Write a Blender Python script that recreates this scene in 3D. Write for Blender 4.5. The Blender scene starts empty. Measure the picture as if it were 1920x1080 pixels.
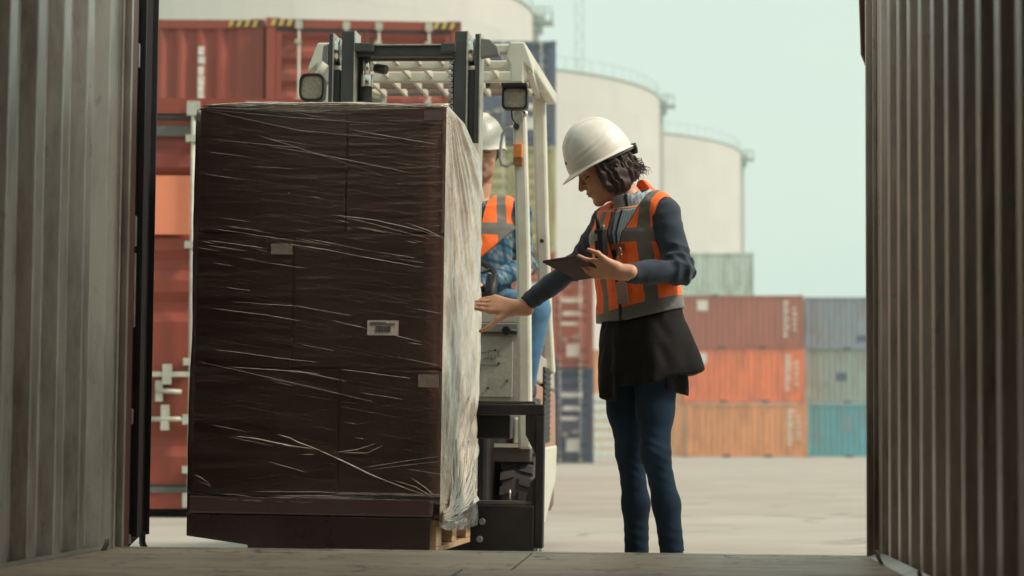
import bpy, bmesh, math, random
import numpy as np
from mathutils import Vector, Matrix

R = math.radians
C = bpy.context.scene.collection
SC = bpy.context.scene
random.seed(7)
RNG = np.random.default_rng(11)

# ------------------------------------------------------------------ camera
CAM_H = 0.49
FPX, IW, IH = 4300.0, 1920.0, 1080.0
YAW, PITCH, ROLL = R(3.726), R(3.965), R(0.1)
fwd = Vector((-math.sin(YAW) * math.cos(PITCH), math.cos(YAW) * math.cos(PITCH), math.sin(PITCH)))
rgt = Vector((math.cos(YAW), math.sin(YAW), 0))
upv = rgt.cross(fwd)
rgt, upv = (rgt * math.cos(ROLL) + upv * math.sin(ROLL)), (upv * math.cos(ROLL) - rgt * math.sin(ROLL))
cam_d = bpy.data.cameras.new("camera")
cam = bpy.data.objects.new("camera", cam_d)
C.objects.link(cam)
cam.matrix_world = Matrix.Translation((0, 0, CAM_H)) @ Matrix((
    (rgt.x, upv.x, -fwd.x), (rgt.y, upv.y, -fwd.y), (rgt.z, upv.z, -fwd.z))).to_4x4()
cam_d.sensor_width = 36.0
cam_d.lens = 36.0 * FPX / IW
cam_d.clip_start = 0.05
cam_d.clip_end = 6000
cam_d.dof.use_dof = True
cam_d.dof.focus_distance = 8.3
cam_d.dof.aperture_fstop = 3.8
SC.camera = cam

# ------------------------------------------------------------------ light
SUN_EL, SUN_AZ = R(48), R(101)         # azimuth measured clockwise from +Y
w = bpy.data.worlds.new("World"); SC.world = w; w.use_nodes = True
nt = w.node_tree; nt.nodes.clear()
sky = nt.nodes.new("ShaderNodeTexSky"); sky.sky_type = 'NISHITA'; sky.sun_disc = False
sky.sun_elevation = SUN_EL; sky.sun_rotation = SUN_AZ
sky.air_density = 1.2; sky.dust_density = 3.0
sc_ = nt.nodes.new("ShaderNodeVectorMath"); sc_.operation = 'SCALE'; sc_.inputs['Scale'].default_value = 0.10
nt.links.new(sky.outputs[0], sc_.inputs[0])
mixn = nt.nodes.new("ShaderNodeMix"); mixn.data_type = 'RGBA'
mixn.inputs[0].default_value = 0.86                      # thin even cloud cover over the sky
cn = nt.nodes.new("ShaderNodeTexNoise"); cn.inputs['Scale'].default_value = 2.2; cn.inputs['Detail'].default_value = 5; cn.inputs['Distortion'].default_value = .6
tcw = nt.nodes.new("ShaderNodeTexCoord"); mpw = nt.nodes.new("ShaderNodeMapping"); mpw.inputs['Scale'].default_value = (1, 1, 2.5)
nt.links.new(tcw.outputs['Generated'], mpw.inputs[0]); nt.links.new(mpw.outputs[0], cn.inputs['Vector'])
cm = nt.nodes.new("ShaderNodeMix"); cm.data_type = 'RGBA'; cm.inputs[6].default_value = (0.52, 0.68, 0.61, 1); cm.inputs[7].default_value = (0.64, 0.73, 0.61, 1)
cr_ = nt.nodes.new("ShaderNodeMapRange"); cr_.inputs[1].default_value = .35; cr_.inputs[2].default_value = .65
nt.links.new(cn.outputs['Fac'], cr_.inputs[0]); nt.links.new(cr_.outputs[0], cm.inputs[0]); nt.links.new(cm.outputs[2], mixn.inputs[7])
nt.links.new(sc_.outputs[0], mixn.inputs[6])
bg = nt.nodes.new("ShaderNodeBackground"); bg.inputs[1].default_value = 0.92
out = nt.nodes.new("ShaderNodeOutputWorld")
nt.links.new(mixn.outputs[2], bg.inputs[0]); nt.links.new(bg.outputs[0], out.inputs[0])
sd_ = bpy.data.lights.new("sun", 'SUN'); sd_.energy = 3.0; sd_.angle = R(12); sd_.color = (1.0, 0.90, 0.78)
sun = bpy.data.objects.new("sun", sd_); C.objects.link(sun)
sdir = Vector((math.sin(SUN_AZ) * math.cos(SUN_EL), math.cos(SUN_AZ) * math.cos(SUN_EL), math.sin(SUN_EL)))
sun.rotation_euler = sdir.to_track_quat('Z', 'Y').to_euler()
sun.location = (20, 5, 30)
SC.view_settings.view_transform = 'Standard'; SC.view_settings.look = 'None'
SC.view_settings.exposure = 0.48; SC.view_settings.gamma = 1.0
SC.view_settings.use_curve_mapping = False
SC.render.engine = 'CYCLES'
SC.cycles.use_denoising = True
SC.cycles.max_bounces = 10; SC.cycles.diffuse_bounces = 4; SC.cycles.transparent_max_bounces = 24
SC.cycles.caustics_reflective = False; SC.cycles.caustics_refractive = False
SC.cycles.sample_clamp_indirect = 6.0

# ------------------------------------------------------------------ frames
def ray(px, py):
    return fwd + rgt * ((px - IW / 2) / FPX) + upv * ((IH / 2 - py) / FPX)

def at(px, py, Y):
    """world point at depth Y that the camera sees at pixel (px, py)"""
    d = ray(px, py); s = Y / d.y
    return Vector((d.x * s, Y, CAM_H + d.z * s))

O_ = Vector((0, 0, CAM_H))
def frame(yaw_deg, lean_deg):
    return Matrix.Translation(O_) @ Matrix.Rotation(R(yaw_deg), 4, 'Z') @ Matrix.Rotation(R(lean_deg), 4, 'Y') @ Matrix.Translation(-O_)
ID4 = Matrix.Identity(4)
FL = frame(-2.4, 0.75)                 # the truck and its load stand turned and lean a little
FLi = FL.inverted()
CN = frame(0.0, 0.35)                  # the container the camera stands in
def atl(px, py, v, M=FL):
    Mi = M.inverted(); d = Mi.to_3x3() @ ray(px, py); s = v / d.y
    return Vector((d.x * s, v, CAM_H + d.z * s))

# ------------------------------------------------------------------ objects
def tag(o, label=None, cat=None, group=None, kind=None):
    if label: o['label'] = label
    if cat: o['category'] = cat
    if group: o['group'] = group
    if kind: o['kind'] = kind
    return o

def thing(name, label, cat, loc, group=None, rot=None):
    o = bpy.data.objects.new(name, None); C.objects.link(o)
    M = Matrix.Translation(loc)
    if rot is not None: M = M @ rot.to_4x4()
    o.matrix_world = M; o.empty_display_size = 0.2
    return tag(o, label, cat, group)

WM = {}
def wmat(o):
    if o.name in WM: return WM[o.name]
    m = o.matrix_basis.copy()
    if o.parent: m = wmat(o.parent) @ m
    return m

class MB:
    def __init__(s, M=ID4):
        s.v = []; s.f = []; s.m = []; s.sm = []; s.M = M; s.mi = 0
    def add(s, verts, faces, smooth=False):
        n = len(s.v); s.v.extend([Vector(p) for p in verts])
        for f in faces:
            s.f.append([i + n for i in f]); s.m.append(s.mi); s.sm.append(smooth)
        return s
    def box(s, x0, x1, y0, y1, z0, z1):
        x0, x1 = sorted((x0, x1)); y0, y1 = sorted((y0, y1)); z0, z1 = sorted((z0, z1))
        vs = [(x, y, z) for z in (z0, z1) for y in (y0, y1) for x in (x0, x1)]
        return s.add(vs, [(0, 2, 3, 1), (4, 5, 7, 6), (0, 1, 5, 4), (2, 6, 7, 3), (1, 3, 7, 5), (0, 4, 6, 2)])
    def bar(s, a, b, w, h, up=(0, 0, 1)):
        """box of section w x h between points a and b"""
        a = Vector(a); b = Vector(b); d = (b - a).normalized(); up = Vector(up)
        if abs(d.dot(up)) > .98: up = Vector((0, 1, 0))
        sx = d.cross(up).normalized() * w / 2; sy = sx.cross(d).normalized() * h / 2
        vs = [p + i * sx + j * sy for p in (a, b) for (i, j) in ((-1, -1), (1, -1), (1, 1), (-1, 1))]
        return s.add(vs, [(0, 1, 2, 3), (7, 6, 5, 4), (0, 4, 5, 1), (1, 5, 6, 2), (2, 6, 7, 3), (3, 7, 4, 0)])
    def cyl(s, a, b, r, r2=None, n=16, cap=True, smooth=True):
        return s.tube([a, b], [r, r if r2 is None else r2], n, cap, smooth)
    def tube(s, path, rad, n=10, cap=True, smooth=True, flat=1.0):
        path = [Vector(p) for p in path]
        if not hasattr(rad, '__len__'): rad = [rad] * len(path)
        vs = []; fs = []; prev = None
        for i, p in enumerate(path):
            t = (path[min(i + 1, len(path) - 1)] - path[max(i - 1, 0)])
            t = t.normalized() if t.length > 1e-9 else Vector((0, 0, 1))
            if prev is None:
                a = Vector((0, 0, 1)) if abs(t.z) < .9 else Vector((1, 0, 0))
                x = t.cross(a).normalized()
            else:
                x = (prev - t * prev.dot(t)).normalized()
            prev = x; y = t.cross(x)
            for k in range(n):
                a = 2 * math.pi * k / n
                vs.append(p + (x * math.cos(a) + y * math.sin(a) * flat) * rad[i])
        for i in range(len(path) - 1):
            for k in range(n):
                k2 = (k + 1) % n
                fs.append((i * n + k, i * n + k2, (i + 1) * n + k2, (i + 1) * n + k))
        s.add(vs, fs, smooth)
        if cap:
            m = len(s.v) - len(vs)
            s.f.append([m + k for k in range(n)][::-1]); s.m.append(s.mi); s.sm.append(False)
            s.f.append([m + (len(path) - 1) * n + k for k in range(n)]); s.m.append(s.mi); s.sm.append(False)
        return s
    def ribbon(s, path, w_, h_):
        """continuous rectangular tube: w_ across x, h_ across y"""
        n0 = len(path); vs = [(p[0] + i * w_ / 2, p[1] + j * h_ / 2, p[2]) for p in path for (i, j) in ((-1, -1), (1, -1), (1, 1), (-1, 1))]
        fs = [(0, 1, 2, 3), tuple((n0 - 1) * 4 + k for k in (3, 2, 1, 0))]
        for i in range(n0 - 1):
            for k in range(4): fs.append((i * 4 + k, i * 4 + (k + 1) % 4, (i + 1) * 4 + (k + 1) % 4, (i + 1) * 4 + k))
        return s.add(vs, fs)
    def prism(s, poly, a0, a1, axis='y'):
        """polygon extruded; axis y: poly is (x,z); axis x: (y,z); axis z: (x,y)"""
        def mk(p, a):
            return {'y': (p[0], a, p[1]), 'x': (a, p[0], p[1]), 'z': (p[0], p[1], a)}[axis]
        n = len(poly); vs = [mk(p, a0) for p in poly] + [mk(p, a1) for p in poly]
        fs = [list(range(n)), list(range(2 * n - 1, n - 1, -1))]
        for i in range(n): fs.append((i, n + i, n + (i + 1) % n, (i + 1) % n))
        return s.add(vs, fs)
    def sheet(s, pts2, z0, z1, horiz=False):
        """corrugated sheet: profile of (x,y) points run from z0 to z1"""
        vs = [(x, y, z0) for x, y in pts2] + [(x, y, z1) for x, y in pts2]; n = len(pts2)
        return s.add(vs, [(i, i + 1, n + i + 1, n + i) for i in range(n - 1)])
    def build(s, name, mats, parent=None, bevel=0, solid=0, recalc=True, thingargs=None):
        me = bpy.data.meshes.new(name)
        M = s.M if parent is None else wmat(parent).inverted() @ s.M
        me.from_pydata([tuple(M @ p) for p in s.v], [], s.f)
        if not isinstance(mats, (list, tuple)): mats = [mats]
        for m in mats: me.materials.append(m)
        me.polygons.foreach_set('material_index', s.m); me.polygons.foreach_set('use_smooth', s.sm)
        if recalc:
            bm = bmesh.new(); bm.from_mesh(me); bmesh.ops.recalc_face_normals(bm, faces=bm.faces); bm.to_mesh(me); bm.free()
        me.update()
        o = bpy.data.objects.new(name, me); C.objects.link(o)
        if parent is not None: o.parent = parent
        if solid:
            md = o.modifiers.new('solid', 'SOLIDIFY'); md.thickness = solid; md.offset = 0
        if bevel:
            md = o.modifiers.new('bevel', 'BEVEL'); md.width = bevel; md.segments = 2; md.limit_method = 'ANGLE'; md.angle_limit = R(40)
            md.harden_normals = False
        return o

def copy_tree(o, parent=None):
    c = o.copy(); C.objects.link(c)
    if parent is not None: c.parent = parent
    for ch in o.children: copy_tree(ch, c)
    return c

# ------------------------------------------------------------------ materials
def lin(r, g, b):
    f = lambda c: ((c / 255 + .055) / 1.055) ** 2.4 if c > 10 else c / 255 / 12.92
    return (f(r), f(g), f(b))
MATS = {}
def pm(name, col, rough=.55, metal=0., var=.18, scale=6., dirt=None, dirt_amt=.35, dirt_scale=3., bump=.15, bscale=60., spec=.5,
       coat=0., rvar=.15, stretch=(1, 1, 1), obj_var=0., scratches=0., cracks=0., cscale=3.):
    """painted / plain surface with uneven tone, dirt patches, uneven gloss and fine relief"""
    if name in MATS: return MATS[name]
    m = bpy.data.materials.new(name); m.use_nodes = True; n = m.node_tree; L = n.links
    bs = n.nodes['Principled BSDF']; bs.inputs['Metallic'].default_value = metal
    bs.inputs['Specular IOR Level'].default_value = spec; bs.inputs['Coat Weight'].default_value = coat
    tc = n.nodes.new('ShaderNodeTexCoord'); mp = n.nodes.new('ShaderNodeMapping'); mp.inputs['Scale'].default_value = stretch
    L.new(tc.outputs['Object'], mp.inputs['Vector'])
    no = n.nodes.new('ShaderNodeTexNoise'); no.inputs['Scale'].default_value = scale; no.inputs['Detail'].default_value = 6; no.inputs['Roughness'].default_value = .6
    L.new(mp.outputs[0], no.inputs['Vector'])
    mr = n.nodes.new('ShaderNodeMapRange'); mr.inputs[1].default_value = .3; mr.inputs[2].default_value = .7
    mr.inputs[3].default_value = 1 - var; mr.inputs[4].default_value = 1 + var
    L.new(no.outputs['Fac'], mr.inputs[0])
    vm = n.nodes.new('ShaderNodeVectorMath'); vm.operation = 'SCALE'; vm.inputs[0].default_value = col[:3]
    L.new(mr.outputs[0], vm.inputs['Scale']); cur = vm.outputs[0]
    if obj_var:
        oi = n.nodes.new('ShaderNodeObjectInfo'); m2 = n.nodes.new('ShaderNodeMapRange')
        m2.inputs[3].default_value = 1 - obj_var; m2.inputs[4].default_value = 1 + obj_var; L.new(oi.outputs['Random'], m2.inputs[0])
        v2 = n.nodes.new('ShaderNodeVectorMath'); v2.operation = 'SCALE'; L.new(cur, v2.inputs[0]); L.new(m2.outputs[0], v2.inputs['Scale']); cur = v2.outputs[0]
    if dirt:
        nd = n.nodes.new('ShaderNodeTexNoise'); nd.inputs['Scale'].default_value = dirt_scale; nd.inputs['Detail'].default_value = 9; nd.inputs['Roughness'].default_value = .72
        L.new(mp.outputs[0], nd.inputs['Vector'])
        cr = n.nodes.new('ShaderNodeMapRange'); cr.inputs[1].default_value = .52 - .2 * dirt_amt; cr.inputs[2].default_value = .74 - .1 * dirt_amt
        cr.inputs[4].default_value = min(1, dirt_amt * 1.6)
        L.new(nd.outputs['Fac'], cr.inputs[0])
        mx = n.nodes.new('ShaderNodeMix'); mx.data_type = 'RGBA'; mx.inputs[7].default_value = (*dirt[:3], 1)
        L.new(cr.outputs[0], mx.inputs[0]); L.new(cur, mx.inputs[6]); cur = mx.outputs[2]
    if scratches:
        ns = n.nodes.new('ShaderNodeTexNoise'); ns.inputs['Scale'].default_value = 14; ns.inputs['Detail'].default_value = 3; ns.inputs['Distortion'].default_value = 1.5
        ms = n.nodes.new('ShaderNodeMapping'); ms.inputs['Scale'].default_value = (1, .5, .35); L.new(tc.outputs['Object'], ms.inputs[0]); L.new(ms.outputs[0], ns.inputs[0])
        cs = n.nodes.new('ShaderNodeMapRange'); cs.inputs[1].default_value = .66; cs.inputs[2].default_value = .7; cs.inputs[4].default_value = scratches
        L.new(ns.outputs['Fac'], cs.inputs[0]); mx = n.nodes.new('ShaderNodeMix'); mx.data_type = 'RGBA'; mx.inputs[7].default_value = (.3, .27, .22, 1)
        L.new(cs.outputs[0], mx.inputs[0]); L.new(cur, mx.inputs[6]); cur = mx.outputs[2]
    if cracks:
        nc = n.nodes.new('ShaderNodeTexNoise'); nc.inputs['Scale'].default_value = cscale; nc.inputs['Detail'].default_value = 3; nc.inputs['Roughness'].default_value = .4
        L.new(tc.outputs['Object'], nc.inputs[0])
        a1 = n.nodes.new('ShaderNodeMath'); a1.operation = 'SUBTRACT'; a1.inputs[1].default_value = .5; L.new(nc.outputs['Fac'], a1.inputs[0])
        a2 = n.nodes.new('ShaderNodeMath'); a2.operation = 'ABSOLUTE'; L.new(a1.outputs[0], a2.inputs[0])
        a3 = n.nodes.new('ShaderNodeMapRange'); a3.inputs[1].default_value = .008; a3.inputs[2].default_value = .022; a3.inputs[3].default_value = 1; a3.inputs[4].default_value = 0; L.new(a2.outputs[0], a3.inputs[0])
        nm_ = n.nodes.new('ShaderNodeTexNoise'); nm_.inputs['Scale'].default_value = cscale * .8; nm_.inputs['Detail'].default_value = 6; L.new(tc.outputs['Object'], nm_.inputs[0])
        a4 = n.nodes.new('ShaderNodeMapRange'); a4.inputs[1].default_value = .45; a4.inputs[2].default_value = .58; L.new(nm_.outputs['Fac'], a4.inputs[0])
        a5 = n.nodes.new('ShaderNodeMath'); a5.operation = 'MULTIPLY'; L.new(a3.outputs[0], a5.inputs[0]); L.new(a4.outputs[0], a5.inputs[1])
        a6 = n.nodes.new('ShaderNodeMath'); a6.operation = 'MULTIPLY'; a6.inputs[1].default_value = cracks; L.new(a5.outputs[0], a6.inputs[0])
        mx = n.nodes.new('ShaderNodeMix'); mx.data_type = 'RGBA'; mx.inputs[7].default_value = (col[0] * .22, col[1] * .2, col[2] * .2, 1)
        L.new(a6.outputs[0], mx.inputs[0]); L.new(cur, mx.inputs[6]); cur = mx.outputs[2]
    L.new(cur, bs.inputs['Base Color'])
    rr = n.nodes.new('ShaderNodeMapRange'); rr.inputs[3].default_value = max(.05, rough - rvar); rr.inputs[4].default_value = min(1, rough + rvar)
    L.new(no.outputs['Fac'], rr.inputs[0]); L.new(rr.outputs[0], bs.inputs['Roughness'])
    if bump:
        nb = n.nodes.new('ShaderNodeTexNoise'); nb.inputs['Scale'].default_value = bscale; nb.inputs['Detail'].default_value = 4
        L.new(mp.outputs[0], nb.inputs['Vector'])
        bp = n.nodes.new('ShaderNodeBump'); bp.inputs['Strength'].default_value = bump; bp.inputs['Distance'].default_value = .01
        L.new(nb.outputs['Fac'], bp.inputs['Height']); L.new(bp.outputs[0], bs.inputs['Normal'])
    MATS[name] = m
    return m

def attr_mat(name, base, layers, rough=.8, bump=.25, bscale=220., var=.12, vscale=7., sheen=0., spec=.25, sss=0.):
    """base colour + layers [(attribute, colour, roughness, softness)]: a layer shows where its attribute is above 0"""
    m = bpy.data.materials.new(name); m.use_nodes = True; n = m.node_tree; L = n.links
    bs = n.nodes['Principled BSDF']; bs.inputs['Specular IOR Level'].default_value = spec
    bs.inputs['Sheen Weight'].default_value = sheen
    if sss:
        bs.inputs['Subsurface Weight'].default_value = sss; bs.inputs['Subsurface Radius'].default_value = (.012, .005, .003); bs.inputs['Subsurface Scale'].default_value = .6
    tc = n.nodes.new('ShaderNodeTexCoord')
    col = n.nodes.new('ShaderNodeRGB'); col.outputs[0].default_value = (*base[:3], 1); cur = col.outputs[0]; rcur = None
    for (an, c, rg, soft) in layers:
        a = n.nodes.new('ShaderNodeAttribute'); a.attribute_name = an
        mr = n.nodes.new('ShaderNodeMapRange'); mr.inputs[1].default_value = -soft; mr.inputs[2].default_value = soft
        L.new(a.outputs['Fac'], mr.inputs[0])
        mx = n.nodes.new('ShaderNodeMix'); mx.data_type = 'RGBA'; mx.inputs[7].default_value = (*c[:3], 1)
        L.new(mr.outputs[0], mx.inputs[0]); L.new(cur, mx.inputs[6]); cur = mx.outputs[2]
        mf = n.nodes.new('ShaderNodeMix'); mf.data_type = 'FLOAT'; mf.inputs[3].default_value = rg
        L.new(mr.outputs[0], mf.inputs[0])
        if rcur is None: mf.inputs[2].default_value = rough
        else: L.new(rcur, mf.inputs[2])
        rcur = mf.outputs[0]
    no = n.nodes.new('ShaderNodeTexNoise'); no.inputs['Scale'].default_value = vscale; no.inputs['Detail'].default_value = 7; L.new(tc.outputs['Object'], no.inputs[0])
    mr = n.nodes.new('ShaderNodeMapRange'); mr.inputs[1].default_value = .3; mr.inputs[2].default_value = .7
    mr.inputs[3].default_value = 1 - var; mr.inputs[4].default_value = 1 + var; L.new(no.outputs['Fac'], mr.inputs[0])
    vm = n.nodes.new('ShaderNodeVectorMath'); vm.operation = 'SCALE'; L.new(cur, vm.inputs[0]); L.new(mr.outputs[0], vm.inputs['Scale'])
    L.new(vm.outputs[0], bs.inputs['Base Color'])
    if rcur is not None: L.new(rcur, bs.inputs['Roughness'])
    else: bs.inputs['Roughness'].default_value = rough
    nb = n.nodes.new('ShaderNodeTexNoise'); nb.inputs['Scale'].default_value = bscale; nb.inputs['Detail'].default_value = 3; L.new(tc.outputs['Object'], nb.inputs[0])
    bp = n.nodes.new('ShaderNodeBump'); bp.inputs['Strength'].default_value = bump; bp.inputs['Distance'].default_value = .004
    L.new(nb.outputs['Fac'], bp.inputs['Height']); L.new(bp.outputs[0], bs.inputs['Normal'])
    return m

RUST = (.16, .06, .03)
GRIME = (.06, .05, .04)
def container_paint(name, rgb, k=1.0):
    c = [x * k for x in lin(*rgb)]
    return pm(name, c, .5, 0, .14, 1.2, RUST, .36, 1.3, .1, 30, stretch=(1, 1, .35))
# ================================================================== GROUND
gm = pm('yard_concrete', (.365, .325, .283), .85, 0, .13, .5, (.27, .24, .205), .28, .35, .4, 25, spec=.2, cracks=.3, cscale=.6)
g = MB(); N = 24
g.add([(-1500, -300, 0), (1500, -300, 0), (1500, 3000, 0), (-1500, 3000, 0)], [(0, 1, 2, 3)])
tag(g.build('ground', gm), kind='structure')
# expansion joints cut as thin dark sealant strips lying in the slab
jm = pm('joint_sealant', (.20, .175, .15), .9, 0, .2)
jt = MB()


# ================================================================== CONTAINERS
def corr(length, pitch=.278, depth=.036, start=0.):
    """trapezoid profile: list of (along, offset)"""
    pts = [(0, 0)]; a = .04
    while a + pitch < length - .03:
        pts += [(a, 0), (a + .068, depth), (a + .138, depth), (a + .206, 0)]
        a += pitch
    pts.append((length, 0))
    return pts

steel_grey = pm('galvanised_bar', (.46, .45, .38), .5, .15, .15, 12, RUST, .22, 9)
rubber = pm('door_gasket', (.02, .02, .02), .6)
white_mark = pm('stencil_white', (.72, .68, .62), .7, 0, .25, 14, None)
yellow_m = pm('hazard_yellow', (.55, .38, .08), .6)
black_m = pm('hazard_black', (.03, .03, .03), .6)

def container(name, label, loc, yaw, L, H, paint, front='doors', group=None, W=2.44, marks=(), sides=True, cat='container', bars=4, hazard=False, pockets=False):
    rot = Matrix.Rotation(R(yaw), 4, 'Z')
    M = Matrix.Translation(loc) @ rot
    t = thing(name, label, cat, loc, group, rot.to_3x3())
    def b(): return MB(M)
    # frame
    for (x0, x1) in ((0, .12), (W - .12, W)):
        for (y0, y1) in ((0, .12), (L - .12, L)):
            b().box(x0, x1, y0, y1, .12, H - .12).build('corner_post', paint, t)
            cx0, cx1 = (x0 - .006, x1 + .05) if x0 == 0 else (x0 - .05, x1 + .006)
            cy0, cy1 = (y0 - .006, y1 + .05) if y0 == 0 else (y0 - .05, y1 + .006)
            for z0 in (0, H - .118):
                b().box(cx0, cx1, cy0, cy1, z0, z0 + .118).build('corner_casting', paint, t)
    mb = b()
    for x0 in (.01, W - .08): mb.box(x0, x0 + .07, .125, L - .125, H - .09, H - .02)
    mb.build('top_rail', paint, t)
    mb = b()
    for x0 in (.01, W - .09): mb.box(x0, x0 + .08, .175, L - .175, .03, .17)
    mb.build('bottom_rail', paint, t)
    mb = b(); mb.box(.125, W - .125, .01, .11, .03, .16); mb.build('door_sill' if front == 'doors' else 'end_sill', paint, t)
    mb = b(); mb.box(.125, W - .125, .01, .11, H - .12, H - .01); mb.build('header', paint, t)
    mb = b(); mb.box(.09, W - .09, .12, L - .12, H - .045, H - .03); mb.build('roof', paint, t)
    mb = b(); mb.box(.1, W - .1, .12, L - .12, .1, .14); mb.build('floor', paint, t)
    pr = corr(L - .24)
    for side in (0, 1):
        mb = b()
        mb.sheet([((.03 + o_) if side == 0 else (W - .03 - o_), .12 + a_) for a_, o_ in pr], .168, H - .088)
        mb.build('side_panel', paint, t)
    if pockets:
        mb = b(); cx = L / 2
        for dy in (-1.0, 1.0): mb.box(W - .088, W + .004, cx + dy - .18, cx + dy + .18, .0, .12)
        mb.build('fork_pocket_shade', GR_DARK, t)  # solid dark blocks stand in for the shade inside the pocket openings
    # back end
    mb = b(); mb.box(.12, W - .12, L - .06, L - .04, .16, H - .12); mb.build('end_panel', paint, t)
    if front == 'corr':
        pe = corr(W - .24, .25, .045)
        mb = b(); mb.sheet([(.12 + a_, .02 + o_) for a_, o_ in pe], .16, H - .12); mb.build('end_panel', paint, t)
    else:
        # two doors with horizontal recesses
        dw = (W - .24) / 2
        for di in (0, 1):
            x0 = .12 + di * dw + .006; x1 = .12 + (di + 1) * dw - .006
            mb = b(); z = .17; zt = H - .13
            prof = [(z, 0)]
            zz = z + .22; hb = (zt - z)
            flat = (z + hb * .26, z + hb * .44)     # smooth stretch where the handles sit
            rows = 0
            while zz < zt - .2:
                if zz + .2 > flat[0] and zz < flat[1]: zz = flat[1] + .01; continue
                prof += [(zz, 0), (zz + .07, .035), (zz + .14, .035), (zz + .21, 0)]; zz += .29
            prof.append((zt, 0))
            vs = []; n = len(prof)
            for xx in (x0, x1):
                for (z_, d_) in prof: vs.append((xx, .025 + d_, z_))
            mb.add(vs, [(i, n + i, n + i + 1, i + 1) for i in range(n - 1)])
            # frame of the door
            mb.box(x0, x0 + .07, .012, .02, z, zt); mb.box(x1 - .07, x1, .012, .02, z, zt)
            door = mb.build('door', paint, t)
            for zz in (z - .004, zt - .03): b().box(x0, x1, .004, .016, zz, zz + .03).build('gasket', rubber, door)
            bx = (x0 + .28, x1 - .215) if di == 0 else (x0 + .18, x1 - .28)
            for xb in bx:
                mb = b(); mb.cyl((xb, -.035, .08), (xb, -.035, H - .05), .017, n=10)
                for zc in (.09, H - .09): mb.box(xb - .045, xb + .045, -.06, -.012, zc - .05, zc + .05)
                for zc in (.30, H * .36, H * .64, H - .3): mb.box(xb - .05, xb + .03, -.058, .02, zc - .025, zc + .025)
                mb.build('locking_bar', steel_grey, door)
                sgn = -1 if di == 0 else 1
                zh = H * (.30 if xb == bx[0] else .33)
                mb = b(); mb.bar((xb, -.055, zh), (xb - sgn * -.0 - .30 * (1 if xb == bx[1] else -.9), -.06, zh), .018, .035)
                mb.box(xb - .19, xb - .13, -.075, .01, zh - .07, zh + .07) if xb == bx[1] else mb.box(xb + .13, xb + .19, -.075, .01, zh - .07, zh + .07)
                mb.build('handle', steel_grey, door)
    if hazard:
        for xs in (.05, W - .45):
            for k in range(8):
                mb = b(); x0 = xs + k * .05
                mb.prism([(x0, H - .10), (x0 + .05, H - .10), (x0 + .08, H - .02), (x0 + .03, H - .02)], -.012, -.008)
                mb.build('hazard_stripe', yellow_m if k % 2 == 0 else black_m, t)
    for (face, u0, u1, z0, z1, mt) in marks:
        mb = b()
        if face == 'side': mb.box(W - .034, W - .024, u0, u1, z0, z1)
        elif face == 'front': mb.box(u0, u1, .004, .010, z0, z1)
        mb.build('marking', mt, t)
    return t
GR_DARK = pm('pocket_shade', (.05, .045, .04), .7)

def stack_front(px_right, Y, yaw=0., W=2.44):
    """x of the left edge so that the right edge of the front is seen at px_right"""
    return at(px_right, 838, Y).x - W * math.cos(R(yaw))

def code_marks(face, x, z0, z1, wd=.12, mt=None, step=.17):
    r = random.Random(int(x * 97 + z0 * 13)); res = []; z = z1
    while z > z0:
        h = r.uniform(.08, .13); res.append((face, x, x + wd * r.uniform(.6, 1), z - h, z, mt or white_mark)); z -= step
    return res

red1 = container_paint('red_container_paint', (172, 72, 52), .66)
red2 = container_paint('brick_container_paint', (168, 76, 58), .72)
red3 = container_paint('rust_brown_container_paint', (170, 90, 70), 1.0)
blue1 = container_paint('navy_container_paint', (62, 84, 118), .8)
blue2 = container_paint('slate_container_paint', (86, 104, 130), .85)
olive = container_paint('olive_cream_container_paint', (186, 178, 130), .9)
orange1 = container_paint('orange_container_paint', (230, 116, 68), 1.1)
tan1 = container_paint('tan_container_paint', (216, 142, 92), 1.12)
tan2 = container_paint('pale_tan_container_paint', (224, 160, 112), 1.1)
cyan1 = container_paint('turquoise_container_paint', (74, 156, 172), 1.12)
gg1 = container_paint('grey_green_container_paint', (142, 162, 156), 1.05)
gb1 = container_paint('grey_blue_container_paint', (130, 144, 158), 1.05)
pale1 = container_paint('pale_green_container_paint', (196, 214, 204), 1.0)
cream1 = container_paint('cream_container_paint', (222, 208, 170), .95)
decal_o = pm('orange_decal', (.80, .24, .13), .6, 0, .06, 3)

# --- red container close behind the load, its doors facing the camera
Yn, yawn = 15.6, 7.0
xn = at(83, 838, Yn).x
t = container('shipping_container', 'tall red container with an orange square on its door, close behind the wrapped load',
              (xn, Yn, .03), yawn, 12.19, 2.9, red1, 'doors')
M = Matrix.Translation((xn, Yn, .03)) @ Matrix.Rotation(R(yawn), 4, 'Z')
zt_, zb_ = at(320, 326, Yn).z - .03, at(320, 437, Yn).z - .03
MB(M).box(.50, 1.008, -.006, .0035, zb_, zt_).build('orange_placard', decal_o, t)
MB(M).box(.11, 1.21, .0, .011, 2.62, 2.69).build('grey_cross_rail', pm('grey_rail', (.10, .10, .09), .5), t)
MB(M).box(.11, 1.21, .0, .011, .14, .18).build('grey_cross_rail', MATS['grey_rail'], t)

hz_ = at(320, 732, Yn).z - .03; hs = (hz_ * 0 + .82)
mb = MB(M); mb.cyl((hs - .06, -.05, hz_), (hs + .12, -.05, hz_ - .01), .018, n=10); mb.box(hs - .06, hs - .01, -.06, .02, hz_ - .075, hz_ + .07); mb.build('handle', steel_grey, t)
hz_ = at(320, 786, Yn).z - .03
mb = MB(M); mb.cyl((hs - .10, -.05, hz_), (hs + .17, -.05, hz_), .018, n=10); mb.box(hs - .02, hs + .035, -.065, .02, hz_ - .075, hz_ + .10); mb.box(hs + .13, hs + .19, -.07, .0, hz_ - .035, hz_ + .035); mb.build('handle', steel_grey, t)
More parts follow.
